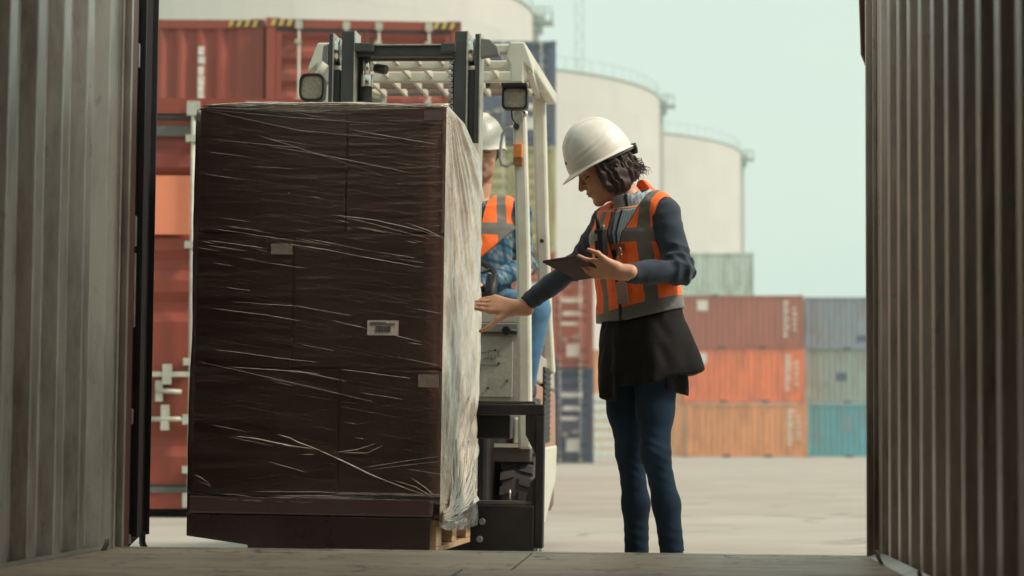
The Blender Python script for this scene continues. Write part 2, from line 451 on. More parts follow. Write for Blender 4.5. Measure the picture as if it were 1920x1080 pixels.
# --- second tier behind it
Y2 = 28.0
yl = 5.
xl = stack_front(482, Y2, yl)
for k in (0, 1):
    lab = ('brick red container with ribbed end wall and white vertical lettering, upper left' if k else
           'brick red container at ground level under the one with the ribbed end wall')
    container('shipping_container', lab, (xl, Y2, .02 + 2.92 * k), yl, 12.19, 2.9, red2, 'corr', 'containers stacked behind the load', hazard=bool(k),
              marks=code_marks('front', 1.62, .35, 2.55, .09, step=.125) if k else ())
xr = at(492, 838, Y2 + .1).x
for k in (0, 1):
    lab = ('brick red container with pale locking bars and hazard stripes, behind the forklift mast' if k else
           'brick red container at ground level under the striped one behind the forklift')
    container('shipping_container', lab, (xr, Y2 + .1, .02 + 2.92 * k), 10., 12.19, 2.9, red2, 'doors', 'containers stacked behind the load', hazard=bool(k))

# --- blue / olive / brown stack, ends towards the camera
Y3 = 62.; x3 = stack_front(1042, Y3)
cols = [(blue1, 'navy container at the foot of the stack behind the forklift cab'), (red3, 'rust brown container second from the ground behind the forklift cab'),
        (olive, 'olive cream container under the slate blue one, behind the forklift cab'), (blue2, 'slate blue container topping the stack behind the forklift cab')]
wm = white_mark
for k, (c, lab) in enumerate(cols):
    mk = [('front', 1.45, 2.1, 1.9, 2.05, wm), ('front', 1.5, 2.05, 1.45, 1.7, wm), ('front', 1.6, 2.0, 1.0, 1.15, wm), ('front', .35, .9, 1.5, 1.65, wm), ('front', 1.5, 1.95, .45, .8, wm)] if k != 2 else []
    container('shipping_container', lab, (x3, Y3, 2.9 * k), 4.2, 12.19, 2.895, c, 'doors', 'containers stacked beside the forklift cab', marks=mk)
Y4 = 70.; x4 = stack_front(1113, Y4)
for k, (c, lab) in enumerate([(blue1, 'navy container'),
                              (red3, 'rust brown container on top of the navy one with white stencilled doors')]):
    if k == 0: lab = 'navy container with white stencilled doors on the ground between the forklift and the woman'
    mk = [('front', .25, .75, 1.95, 2.08, wm), ('front', .3, .8, 1.45, 1.65, wm), ('front', .3, .7, .95, 1.2, wm), ('front', 1.45, 2.1, 2.0, 2.15, wm),
          ('front', 1.5, 2.05, 1.6, 1.75, wm), ('front', 1.45, 1.95, 1.3, 1.42, wm), ('front', 1.6, 2.0, .35, .75, wm)]
    container('shipping_container', lab, (x4, Y4, 2.9 * k), 3.2, 12.19, 2.895, c, 'doors', 'containers stacked beside the forklift cab', marks=mk)

# --- long row on the far side of the yard, sides towards the camera
Y5 = 111.0
def side_on(px_left, Y, z, L, paint, lab, H=2.59, marks=(), pockets=True):
    x0 = at(px_left, 838, Y).x
    return container('shipping_container', lab, (x0, Y + 2.44, z), -90, L, H, paint, 'corr', 'containers in the far row across the yard', marks=marks, pockets=pockets)
sqm = lambda a, z: [('side', a, a + .5, z, z + .5, wm)]
codes = lambda L: code_marks('side', L - .95, .5, 2.3, .3, step=.2) + code_marks('side', L - .5, .9, 2.0, .2, step=.26)
side_on(1289, Y5, .02, 5.75, tan1, 'tan container on the ground in the far row, under the orange one', marks=codes(5.75))
side_on(1052, Y5 + .3, .02, 6.06, tan2, 'pale tan container on the ground in the far row, behind the legs of the woman')
side_on(1283, Y5, 2.63, 5.8, orange1, 'orange container in the middle of the far three-high stack', marks=sqm(.6, 1.9) + codes(5.8))
side_on(1048, Y5 + .3, 2.63, 6.06, tan2, 'pale orange container in the second tier of the far row behind the woman')
side_on(1279, Y5 + .1, 5.24, 5.85, red3, 'rust red container on top of the far three-high stack, right of the woman', marks=sqm(.75, 1.85) + codes(5.85))
side_on(1196, Y5 + 9, 8.35, 6.06, pale1, 'pale green container standing highest in the far row', H=2.3)
side_on(1180, Y5 + 9, 5.6, 6.06, pale1, 'pale green container hidden mostly behind the rust red one', H=2.7)
side_on(1513, Y5 + 1.5, .02, 6.06, cyan1, 'turquoise container on the ground at the right end of the far row',
        marks=[('side', 1.7 + i * .22, 1.8 + i * .22, 1.2, 2.0, gb1) for i in range(3)])
side_on(1511, Y5 + 1.5, 2.63, 6.06, gg1, 'grey green container in the second tier at the right end of the far row',
        marks=[('side', 1.5, 2.0, 1.1, 1.5, blue1), ('side', .9, 1.2, .8, 1.1, gb1)])
side_on(1511, Y5 + 1.5, 5.24, 6.06, gb1, 'grey blue container on top at the right end of the far row', marks=[('side', 2.5, 3.1, .4, .7, blue1)])
# stacked white slabs in front of the far row, seen beside the knee
slabm = pm('white_slab', (.68, .69, .62), .6)
slab_at = ('lowest', 'second', 'third', 'middle', 'fifth', 'sixth', 'topmost')
for k in range(7):
    p0 = at(1108, 838, 104).x
    o = MB().box(p0, p0 + 1.3, 104, 105.2, .02 + k * .42, .36 + k * .42).build('stacked_panel', slabm, bevel=.03)
    tag(o, '%s white panel of the low pile beside the navy container' % slab_at[k], 'panel', 'white panels piled in the yard')

# ================================================================== STORAGE TANKS
tank_m = pm('tank_shell', (.50, .48, .44), .75, 0, .06, .25, (.40, .37, .31), .35, .12, .05, 3, stretch=(1, 1, .3), obj_var=.02)
rail_m = pm('tank_railing', (.30, .38, .34), .6)
ANGN = 16
def tank(px_c, Yc, rad, H, lab):
    cx = at(px_c, 838, Yc).x
    t = thing('storage_tank', lab, 'tank', (cx, Yc, 0), 'storage tanks beyond the yard')
    cours = 12; ch = H / cours; me = None
    for k in range(cours):
        for j in range(ANGN):
            a0 = 2 * math.pi * (j + .5 * (k % 2)) / ANGN
            mid = a0 + math.pi / ANGN
            if math.sin(mid) > .45: continue                 # the far side cannot be seen
            if me is None:
                mb = MB(Matrix.Translation((cx, Yc, 0))); n = 6; e = .0003
                ang = [e + (2 * math.pi / ANGN - 2 * e) * i / n for i in range(n + 1)]
                vs = [(rad * math.cos(a), rad * math.sin(a), z) for z in (.004, ch - .004) for a in ang]
                vs += [((rad - .02) * math.cos(a), (rad - .02) * math.sin(a), z) for z in (.004, ch - .004) for a in ang]
                m_ = n + 1
                fs = [(i, i + 1, m_ + i + 1, m_ + i) for i in range(n)]
                fs += [(2 * m_ + i, i, i + 1, 2 * m_ + i + 1)[::-1] for i in range(n)] + [(m_ + i, m_ + i + 1, 3 * m_ + i + 1, 3 * m_ + i) for i in range(n)]
                mb.add(vs, fs, False)
                o = mb.build('shell_plate', tank_m, t); me = o.data
            else:
                o = bpy.data.objects.new('shell_plate', me); C.objects.link(o); o.parent = t
            o.location = (0, 0, k * ch); o.rotation_euler = (0, 0, a0)
    mb = MB(Matrix.Translation((cx, Yc, 0)))
    mb.cyl((0, 0, .0), (0, 0, H - .06), rad - .07, n=64); mb.build('inner_wall', tank_m, t)
    mb = MB(Matrix.Translation((cx, Yc, 0)))
    mb.cyl((0, 0, H - .05), (0, 0, H + 2.2), rad - .06, .5, n=64); mb.build('roof', tank_m, t)
    mb = MB(Matrix.Translation((cx, Yc, 0)))
    ring = lambda z, r: [(r * math.cos(a), r * math.sin(a), z) for a in [2 * math.pi * i / 96 for i in range(97)]]
    mb.tube(ring(H + .02, rad + .02), .10, n=6); mb.tube(ring(H + 1.05, rad - .1), .022, n=4)
    for i in range(96):
        a = 2 * math.pi * i / 96; p = ((rad - .1) * math.cos(a), (rad - .1) * math.sin(a))
        mb.box(p[0] - .015, p[0] + .015, p[1] - .015, p[1] + .015, H, H + 1.05)
    mb.build('railing', rail_m, t)
    mb = MB(Matrix.Translation((cx, Yc, 0)))
    mb.box(rad * .99, rad + 1.3, -.7, .7, H - .6, H - .45); mb.box(rad + .1, rad + .6, -.3, .3, H - 1.2, H - .0)
    for a in (-.8, .8):
        for q in (.2, .7, 1.2): mb.cyl((rad + q, a, H - .5), (rad + q, a, H + .4), .04, n=6)
        mb.cyl((rad + .1, a, H + .4), (rad + 1.25, a, H + .4), .05, n=6)
    mb.build('platform', rail_m, t)
    mb = MB(Matrix.Translation((cx, Yc, 0)))
    mb.box(rad + .02, rad + .35, -.25, .25, 0, H - .95); mb.build('ladder', tank_m, t)
    return t
tank(404, 148, 20.7, 28.6, 'huge cream storage tank filling the gap above the red containers')
tank(765, 188, 20.7, 29.0, 'cream storage tank in the middle, its rim right above the helmet of the woman')
tank(988, 222, 20.7, 28.8, 'cream storage tank furthest right, lowest against the sky')

# far lattice mast
mx_ = at(1087, 838, 260).x
mt = thing('lattice_mast', 'thin grey lattice mast rising behind the middle storage tank', 'mast', (mx_, 260, 0))
mb = MB(); s_ = .45
for (a, b) in ((-1, -1), (1, -1), (1, 1), (-1, 1)): mb.cyl((mx_ + a * s_, 260 + b * s_, 0), (mx_ + a * s_, 260 + b * s_, 62), .05, n=6)
mb.build('mast_leg', pm('mast_grey', (.30, .33, .33), .7), mt)
mb = MB()
for k in range(60):
    z = k * 1.03; d = 1 if k % 2 else -1
    mb.cyl((mx_ - d * s_, 260 - s_, z), (mx_ + d * s_, 260 - s_, z + 1.03), .03, n=5); mb.cyl((mx_ - s_, 260 + d * s_, z), (mx_ - s_, 260 - d * s_, z + 1.03), .03, n=5)
mb.build('bracing', MATS['mast_grey'], mt)

# ================================================================== THE CONTAINER THE CAMERA STANDS IN
inner = pm('grey_container_lining', (.60, .548, .495), .30, 0, .13, 3, (.15, .105, .075), .6, 2.4, .12, 35, stretch=(1, 1, .35), scratches=.5, rvar=.12, spec=.75)
brownp = pm('brown_frame_paint', (.17, .075, .058), .45, 0, .2, 5, RUST, .3, 6)
floorm = pm('worn_plywood', (.72, .56, .44), .5, 0, .25, 5, (.14, .10, .08), .5, 2.6, .3, 90, stretch=(.35, 1, 1), scratches=.6, cracks=1., cscale=5.5)
sealm = pm('black_seal', (.012, .011, .012), .5)
silver = pm('worn_aluminium', (.42, .36, .34), .35, .5, .25, 20)
yE = 7.05; FZ = .165; YB = -5.0; TOPZ = 2.545
xL = at(209, 1024, yE).x; xR = at(1647, 1050, yE).x
cont = thing('shipping_container', 'open grey container framing the view, corrugated walls inside and its doors swung open', 'container', (0, yE, 0))
def wall(x, sgn):
    pts = []; y = yE - .02; pts.append((x, y)); y -= .115; pts.append((x, y))
    while y > YB + .3:
        # inner flat, slope out, outer flat, slope in
        pts += [(x + sgn * .036, y - .06), (x + sgn * .036, y - .13), (x, y - .198), (x, y - .27)]
        y -= .27
    pts.append((x, YB))
    mb = MB(CN); mb.sheet(pts, FZ - .12, TOPZ); return mb.build('side_wall', inner, cont, bevel=0)
wl = wall(xL, -1); wr = wall(xR, 1)
for o in (wl, wr):
    md = o.modifiers.new('bevel', 'BEVEL'); md.width = .006; md.segments = 2; md.limit_method = 'ANGLE'; md.angle_limit = R(20)
MB(CN).box(xL - .06, xR + .06, YB, 6.05, TOPZ + .002, TOPZ + .05).build('roof', inner, cont)
tp = bpy.data.materials.new('translucent_light_sheet'); tp.use_nodes = True; tn = tp.node_tree; tn.nodes.clear()
_o = tn.nodes.new('ShaderNodeOutputMaterial'); _t = tn.nodes.new('ShaderNodeBsdfTranslucent'); _t.inputs[0].default_value = (.98, .93, .89, 1)
_d = tn.nodes.new('ShaderNodeBsdfDiffuse'); _d.inputs[0].default_value = (.6, .57, .5, 1); _m = tn.nodes.new('ShaderNodeMixShader'); _m.inputs[0].default_value = .66
tn.links.new(_d.outputs[0], _m.inputs[1]); tn.links.new(_t.outputs[0], _m.inputs[2]); tn.links.new(_m.outputs[0], _o.inputs[0])
MB(CN).add([(xL - .06, 6.05, TOPZ + .03), (xR + .06, 6.05, TOPZ + .03), (xR + .06, yE + .1, TOPZ + .03), (xL - .06, yE + .1, TOPZ + .03)], [(0, 1, 2, 3)]).build('added_light_sheet', tp, cont)  # unseen translucent roof sheet added to let soft light down onto the walls
for q in (6.1, 6.55, 6.98):
    MB(CN).cyl((xL, q, TOPZ - .0), (xR, q, TOPZ - .0), .02, n=10).build('roof_bow', inner, cont)
MB(CN).box(xL - .06, xR + .06, YB - .05, YB - .005, 0.05, TOPZ).build('end_wall', inner, cont)
MB(CN).box(xL, xR, yE + .0, yE + .12, TOPZ - .12, TOPZ - .002).build('door_header', brownp, cont)
MB(CN).box(xL - .06, xR + .06, YB, yE - .06, .03, FZ - .05).build('floor_frame', brownp, cont)
# floor boards: plywood sheets, joints left open; the floor itself dips a little to the right
FT = frame(0, .42)
bw = 1.18; y1 = yE - .005; k = 0
edges = [yE - .045]
yy = 6.05
while yy > YB: edges.append(yy); yy -= bw
edges.append(YB)
for i in range(len(edges) - 1):
    segs = [xL + .012, xL + (xR - xL) * (.5 if i % 2 else .33), xR - .012] if i else [xL + .012, (xL + xR) / 2 + .13, xR - .012]
    for j in range(len(segs) - 1):
        MB(FT).box(segs[j] + .003, segs[j + 1] - .003, edges[i + 1] + .004, edges[i] - .002, FZ - .028, FZ + random.uniform(-.001, .001)).build('floor_board', floorm, cont, bevel=.002)
MB(FT).box(xL, xR, yE - .044, yE + .06, FZ - .12, FZ + .001).build('threshold_plate', pm('worn_steel_sill', (.70, .56, .45), .45, .1, .25, 9, (.10, .07, .05), .5, 5, .2, 50, scratches=.6, cracks=1., cscale=6.), cont, bevel=.006)
# base trim angle along the walls
MB(FT).prism([(xR, FZ), (xR - .03, FZ), (xR, FZ + .018)], YB + .1, yE - .05).build('floor_trim', inner, cont)
MB(FT).prism([(xL, FZ), (xL + .012, FZ), (xL, FZ + .010)], YB + .1, yE - .05).build('floor_trim', inner, cont)
# corner posts with their steps (left then right)
def post(x, sgn):
    def P(a, b, y0, y1, m, nm, bev=.004):
        return MB(CN).box(x + sgn * a, x + sgn * b, y0, y1, .0 if nm == 'corner_post' else FZ - .02, TOPZ - (.0 if nm == 'corner_post' else .01)).build(nm, m, cont, bevel=bev)
    P(-.012, .0, yE - .018, yE + .004, inner, 'wall_flange', .002)
    P(-.004, .015, yE + .004, yE + .02, sealm, 'seal_strip', .001)
    P(-.030, .0, yE + .02, yE + .045, inner, 'edge_angle', .003)
    P(-.012, .10, yE + .045, yE + .19, brownp, 'corner_post')
post(xL, -1); post(xR, 1)
# right hand edge carries a gusset near the top
gx = xR
MB(CN).prism([(gx + .02, 1.62), (gx - .028, 1.74), (gx - .036, 2.0), (gx - .036, TOPZ), (gx + .02, TOPZ)], yE + .2, yE + .23).build('corner_gusset', brownp, cont, bevel=.003)
# lashing rings
ring_m = pm('lashing_ring_steel', (.25, .21, .18), .45, .5)
for (x, y, s) in ((xL + .03, 6.83, 1), (xR - .03, 6.62, -1), (xR - .03, 5.55, -1)):
    path = [(x + s * .012 * math.cos(a) + s * .01, y + .018 * math.sin(a), FZ + .045 + .05 * math.sin(a * .5 + .2)) for a in [math.pi * i / 8 for i in range(9)]]
    path = [(x, y - .02, FZ - .0)] + [(x + s * .008, y - .016, FZ + .016), (x + s * .012, y - .010, FZ + .034), (x + s * .012, y + .010, FZ + .034), (x + s * .008, y + .016, FZ + .016), (x, y + .02, FZ)]
    MB(CN).tube(path, .0045, n=8).build('lashing_ring', ring_m, cont)
# doors, both swung outwards past a right angle
def door(hx, sgn, ang, lab):
    """hx hinge x at y=yE+.2; leaf 1.15 long"""
    hinge = Vector((hx, yE + .2, 0))
    Mx = CN @ Matrix.Translation(hinge) @ Matrix.Rotation(R(ang), 4, 'Z')      # local: leaf runs along +y, inner face towards -sgn x
    mb = MB(Mx); z0, z1 = .16, TOPZ - .08
    pts = []; y = .02; zc = []
    mb.box(0, sgn * .045, 0, 1.14, z0, z1)
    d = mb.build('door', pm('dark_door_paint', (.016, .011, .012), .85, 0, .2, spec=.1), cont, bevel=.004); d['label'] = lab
    # inner lining ribs
    for k in range(0):
        MB(Mx).box(-sgn * .012, 0, .16 + k * .26, .26 + k * .26, z0 + .1, z1 - .1).build('door_rib', MATS['dark_door_paint'], d, bevel=.004)
    # rubber gasket round the leaf
    g_ = MB(Mx); g_.box(-sgn * .02, sgn * .05, 1.141, 1.165, z0 - .005, z1 + .005); g_.box(-sgn * .022, 0, .03, .055, z0 + .03, z1 - .02)
    g_.build('gasket', sealm, d, bevel=.003)
    # hinges: blades and pins
    for zc in (.33, .85, 1.42, 1.86, 2.3):
        h = MB(Mx); h.box(sgn * .02, sgn * .075, -.11, .06, zc - .055, zc + .055); h.cyl((sgn * .075, -.05, zc - .08), (sgn * .075, -.05, zc + .08), .016, n=10)
        h.build('hinge', brownp, d, bevel=.003)
    b_ = MB(Mx)
    for q in (.35, .85):
        b_.cyl((sgn * .085, q, z0 - .03), (sgn * .085, q, z1 + .03), .017, n=10)
        for zc in (.3, .8, 1.3, 1.8): b_.box(sgn * .046, sgn * .1, q - .04, q + .04, zc - .03, zc + .03)
    b_.build('locking_bar', silver, d)
    return d, Mx
dl, MxL = door(xL + .012, -1, 10.6, 'left door leaf seen edge-on, almost black')
dr, MxR = door(xR + .16, 1, -174, 'right door leaf folded back against the outside of the container')
# pale strip and broken seal between frame and left door leaf
MB(CN).box(xL - .028, xL - .012, yE + .30, yE + .33, .2, TOPZ - .2).build('gasket_lip', silver, cont)
for (z0, z1) in ((.17, .20), (.55, .60), (.86, 1.1), (1.12, 1.22), (1.70, 1.78)):
    o = MB(CN).box(xL - .0, xL + .014, yE + .195, yE + .215, z0, z1).build('torn_seal', silver, cont, bevel=.004)
# little lever hanging below the leaf
o = MB(MxL); o.tube([(0, 1.02, .17), (.0, 1.03, .13), (.01, 1.0, .11)], .012, n=8); o.build('latch_lever', sealm, dl)
# ================================================================== PALLET AND WRAPPED LOAD
wood = pm('pallet_wood', (.42, .27, .15), .75, 0, .25, 9, (.12, .08, .05), .3, 6, .35, 90, stretch=(1, 4, 4))
cardb = pm('brown_carton_board', (.270, .145, .108), .62, 0, .12, 4, (.17, .09, .065), .2, 3, .15, 60, spec=.3, obj_var=.07)
vF, vB = 8.05, 9.05
uR = atl(829, 600, vF).x; uL = atl(366, 560, vF).x
def fz(y, v=vF): return atl(600, y, v).z
def fu(x, y=560, v=vF): return atl(x, y, v).x
zT = fz(199); zP = fz(960); zB = fz(1033)
pal_o = FL @ Vector(((uL + uR) / 2, (vF + vB) / 2, zB))
pal = thing('pallet', 'wooden block pallet carried just above the ground under the wrapped cartons', 'pallet', pal_o)
def fb(): return MB(FL)
hb = zP - zB
for i in range(3):
    uP = fu(482); uu = uP + .01 + i * ((uR - uP - .02 - .12) / 2)
    fb().box(uu, uu + .12, vF + .02, vB - .02, zB, zB + .02).build('bottom_board', wood, pal, bevel=.002)
    for j in range(3):
        vv = vF + .02 + j * ((vB - vF - .04 - .13) / 2)
        fb().box(uu, uu + .12, vv, vv + .13, zB + .021, zP - .042).build('block', wood, pal, bevel=.002)
for j in range(3):
    vv = vF + .02 + j * ((vB - vF - .04 - .13) / 2)
    fb().box(uP + .01, uR - .01, vv, vv + .13, zP - .041, zP - .022).build('stringer_board', wood, pal, bevel=.002)
nb_ = 7
for i in range(nb_):
    uu = uL + .01 + i * (uR - uL - .02) / nb_
    fb().box(uu, uu + (uR - uL - .02) / nb_ - .03, vF + .01, vB - .01, zP - .021, zP - .001).build('deck_board', wood, pal, bevel=.002)

load = thing('wrapped_load', 'tall dark brown stack of cartons under clear stretch film', 'cargo load', FL @ Vector(((uL + uR) / 2, (vF + vB) / 2, zP)))
lay = [fz(930), fz(690), fz(437), zT]
spl = [640, 550, 645]
for k in range(3):
    z0, z1 = lay[k] + .003, lay[k + 1] - .003
    us = fu(spl[k])
    for (a, b_) in ((uL, us), (us, uR)):
        for (v0, v1) in ((vF, (vF + vB) / 2), ((vF + vB) / 2, vB)):
            j = random.uniform(-.004, .004); zk = z1 - (.08 if (k == 2 and v0 > vF + .1) else 0)
            fb().box(a + .0025, b_ - .0025, v0 + .002 + j, v1 - .002 + j * .5, z0, zk).build('carton', cardb, load, bevel=.006)
# base tray under the cartons with its folded skirt
tray = pm('dark_base_sheet', (.080, .045, .040), .33, 0, .1, 4, spec=.6)
fb().box(uL - .008, uR - .022, vF - .012, vB, fz(967), lay[0] - .001).build('base_tray', tray, load, bevel=.01)
sk = fb()
pts = [(uL - .010, fz(968)), (uL - .010, fz(1009)), (fu(475), fz(1024)), (fu(476), fz(1042)), (uR - .03, fz(1046)), (uR - .024, fz(968))]
sk.prism(pts, vF - .010, vF + .004)
sk.build('film_skirt', pm('black_film_skirt', (.034, .021, .019), .3, 0, .2, 5), load, bevel=.004)

# labels
lab_m = pm('paper_label', (.62, .55, .50), .5, 0, .05, 10)
lab2_m = pm('faded_label', (.26, .21, .175), .5, 0, .1, 10)
lab3_m = pm('dim_label', (.15, .10, .10), .4, 0, .1, 10)
ink = pm('label_ink', (.07, .06, .075), .6)
def label(px0, px1, py0, py1, m, bars=False):
    d = fb(); u0, u1, z0, z1 = fu(px0), fu(px1), fz(py1), fz(py0)
    o = d.box(u0, u1, vF - .0150, vF - .0130, z0, z1).build('label', m, load)
    if bars:
        k = fb(); r = random.Random(3); x = u0 + (u1 - u0) * .28
        while x < u0 + (u1 - u0) * .76:
            wd = r.choice((.0012, .002, .003)); k.box(x, x + wd, vF - .0163, vF - .0152, z0 + (z1 - z0) * .22, z0 + (z1 - z0) * .62); x += wd + r.choice((.0015, .0022))
        for q in (.72, .78, .86): k.box(u0 + (u1 - u0) * .1, u0 + (u1 - u0) * (.9 if q != .86 else .6), vF - .0163, vF - .0152, z0 + (z1 - z0) * q, z0 + (z1 - z0) * (q + .02))
        k.build('barcode', ink, o)
label(691, 749, 600, 628, lab_m, True); label(508, 547, 458, 478, lab2_m); label(788, 826, 700, 724, lab2_m); label(790, 826, 207, 227, lab3_m)

# --- stretch film
def film_mat(name, col, haze, gloss_r, clear, nsc=7., stretch=(1, 1, 1), bump=.4, bsc=30):
    m = bpy.data.materials.new(name); m.use_nodes = True; n = m.node_tree; L = n.links; n.nodes.clear()
    o = n.nodes.new('ShaderNodeOutputMaterial'); tc = n.nodes.new('ShaderNodeTexCoord'); mp = n.nodes.new('ShaderNodeMapping'); mp.inputs['Scale'].default_value = stretch
    mp.inputs['Rotation'].default_value = (0, R(9), 0)
    L.new(tc.outputs['Object'], mp.inputs[0])
    no = n.nodes.new('ShaderNodeTexNoise'); no.inputs['Scale'].default_value = nsc; no.inputs['Detail'].default_value = 8; no.inputs['Roughness'].default_value = .65; no.inputs['Distortion'].default_value = .4; L.new(mp.outputs[0], no.inputs[0])
    nb = n.nodes.new('ShaderNodeTexNoise'); nb.inputs['Scale'].default_value = bsc; nb.inputs['Detail'].default_value = 5; L.new(mp.outputs[0], nb.inputs[0])
    bp = n.nodes.new('ShaderNodeBump'); bp.inputs['Strength'].default_value = bump; bp.inputs['Distance'].default_value = .012; L.new(nb.outputs['Fac'], bp.inputs['Height'])
    df = n.nodes.new('ShaderNodeBsdfDiffuse'); df.inputs[0].default_value = (*col, 1); L.new(bp.outputs[0], df.inputs['Normal'])
    tl = n.nodes.new('ShaderNodeBsdfTranslucent'); tl.inputs[0].default_value = (*col, 1)
    gl = n.nodes.new('ShaderNodeBsdfGlossy'); gl.inputs['Roughness'].default_value = gloss_r; gl.inputs[0].default_value = (.9, .9, .9, 1); L.new(bp.outputs[0], gl.inputs['Normal'])
    tr = n.nodes.new('ShaderNodeBsdfTransparent')
    m1 = n.nodes.new('ShaderNodeMixShader'); m1.inputs[0].default_value = .35; L.new(df.outputs[0], m1.inputs[1]); L.new(tl.outputs[0], m1.inputs[2])
    mr = n.nodes.new('ShaderNodeMapRange'); mr.inputs[1].default_value = .42; mr.inputs[2].default_value = .72; mr.inputs[3].default_value = haze[0]; mr.inputs[4].default_value = haze[1]; L.new(no.outputs['Fac'], mr.inputs[0])
    m2 = n.nodes.new('ShaderNodeMixShader'); L.new(mr.outputs[0], m2.inputs[0]); L.new(tr.outputs[0], m2.inputs[1]); L.new(m1.outputs[0], m2.inputs[2])
    fr = n.nodes.new('ShaderNodeFresnel'); fr.inputs[0].default_value = 1.45; L.new(bp.outputs[0], fr.inputs['Normal'])
    mu = n.nodes.new('ShaderNodeMath'); mu.operation = 'MULTIPLY'; mu.inputs[1].default_value = clear; L.new(fr.outputs[0], mu.inputs[0])
    m3 = n.nodes.new('ShaderNodeMixShader'); L.new(mu.outputs[0], m3.inputs[0]); L.new(m2.outputs[0], m3.inputs[1]); L.new(gl.outputs[0], m3.inputs[2])
    L.new(m3.outputs[0], o.inputs[0]); return m
film_front = film_mat('clear_stretch_film', (.50, .40, .32), (.01, .13), .22, 1.8, 4, (.5, 1, 5), .6, 9)
film_side = film_mat('bunched_stretch_film', (.94, .83, .68), (.45, 1.0), .25, 1.0, 6, (1, 1, .7), .5, 40)
film_bottom = film_mat('loose_stretch_film', (.55, .55, .52), (.15, .6), .2, 1.3, 9, (1, 1, 1), .8, 30)

def fnoise(a, b, seed=0, oct=4, base=1.0):
    rg = np.random.default_rng(seed); v = np.zeros_like(a); amp = 1.; f = base
    for o_ in range(oct):
        for _ in range(3):
            th = rg.uniform(0, 6.28); ph = rg.uniform(0, 6.28)
            v += amp * np.sin(f * (a * math.cos(th) + b * math.sin(th)) + ph + 1.3 * np.sin(f * .7 * (b * math.cos(th) - a * math.sin(th)) + ph * 2))
        amp *= .5; f *= 2.1
    return v / 4

def grid_mesh(name, P, mat, parent, M=FL, smooth=True):
    """P: array (n, m, 3)"""
    n, m = P.shape[:2]; mb = MB(M)
    idx = np.arange(n * m).reshape(n, m)
    f = np.stack([idx[:-1, :-1], idx[1:, :-1], idx[1:, 1:], idx[:-1, 1:]], -1).reshape(-1, 4)
    mb.add(P.reshape(-1, 3), f.tolist(), smooth)
    return mb.build(name, mat, parent)

# front pane with shallow waves
nu, nz = 110, 150
U, Z = np.meshgrid(np.linspace(uL - .004, uR + .002, nu), np.linspace(fz(935), zT + .002, nz), indexing='ij')
wv = .0022 * fnoise(U * 2.2, (Z + U * .17) * 26, 5, 4, 1.)
grid_mesh('film_front', np.stack([U, np.full_like(U, vF - .0095) - np.abs(wv), Z], -1), film_front, load)
# top sheet
U, V = np.meshgrid(np.linspace(uL - .003, uR + .003, 90), np.linspace(vF - .006, vB + .004, 60), indexing='ij')
cr = .5 + .5 * fnoise(U * 6, V * 14, 8, 4, 1.)
zz = zT + .004 + .012 * np.clip(cr, 0, 2) * np.sin(np.pi * np.clip((U - uL) / (uR - uL), 0, 1)) ** .4
zz -= .075 * np.clip((V - vF - .5) / .5, 0, 1)
zz -= .015 * np.exp(-((U - uL) / .04) ** 2)
grid_mesh('film_top', np.stack([U, V, zz], -1), film_side, load)
# right side: thick bunched layers, bulging past the back of the load
nv, nz = 130, 330
A, B = np.meshgrid(np.linspace(0, 1, nv), np.linspace(0, 1, nz), indexing='ij')
vv = vF - .004 + A * (vB - vF + .012)
zt = zT + .006 - .075 * np.clip((A - .5) / .5, 0, 1); zb = fz(985) + .075 * A ** 1.2
zz = zb + (zt - zb) * B
hgt = zT - zz
# folds fan out from the top front corner, run down the middle and gather again at the bottom front corner
th1 = np.arctan2(vv - vF + .03, hgt + .06); th2 = np.arctan2(vv - vF + .03, zz - fz(985) + .05)
w1 = np.exp(-(hgt / .65) ** 2); w2 = np.exp(-((zz - fz(985)) / .42) ** 2)
f1 = np.sin(th1 * 34 + 2.2 * fnoise(vv * 3, zz * 3, 21, 3, 1.)) * .8 + np.sin(th1 * 83 + 2 * fnoise(vv * 5, zz * 2, 22, 3, 1.)) * .45
f2 = np.sin(th2 * 30 + 2.0 * fnoise(vv * 4, zz * 4, 23, 3, 1.)) * .8 + np.sin(th2 * 71 + 2.6 * fnoise(vv * 6, zz * 4, 24, 3, 1.)) * .5
f3 = np.sin(vv * 46 - zz * 7 + 3.2 * fnoise(vv * 4, zz * 3, 25, 4, 1.)) * .6 + fnoise(vv * 30, zz * 14, 26, 4, 1.) * .7
dent = fnoise(vv * 9, zz * 7, 27, 4, 1.)
wr = f1 * w1 * .010 + f2 * w2 * .013 + f3 * (1 - w1) * (1 - w2) * .009 + dent * .006
env = np.minimum(1, A / .05) * np.minimum(1, (1 - B) / .02)
uu = uR + .004 + env * (.005 + wr * .85 + .003 * np.sin(np.pi * A)) + .002 * np.clip(A - .8, 0, 1) * 5 * np.clip(1.2 - hgt, 0, 1)
grid_mesh('film_side', np.stack([uu, vv, zz], -1), film_side, load)
# left side and back, unseen from the front but there
for (nm, us_) in (('film_side', uL - .012),):
    V, Z = np.meshgrid(np.linspace(vF, vB, 30), np.linspace(fz(970), zT, 60), indexing='ij')
    grid_mesh(nm, np.stack([us_ - .004 * fnoise(V * 9, Z * 9, 31), V, Z], -1), film_side, load)
U, Z = np.meshgrid(np.linspace(uL, uR, 30), np.linspace(fz(970), zT, 60), indexing='ij')
grid_mesh('film_back', np.stack([U, vB + .012 + .004 * fnoise(U * 9, Z * 9, 32), Z], -1), film_side, load)
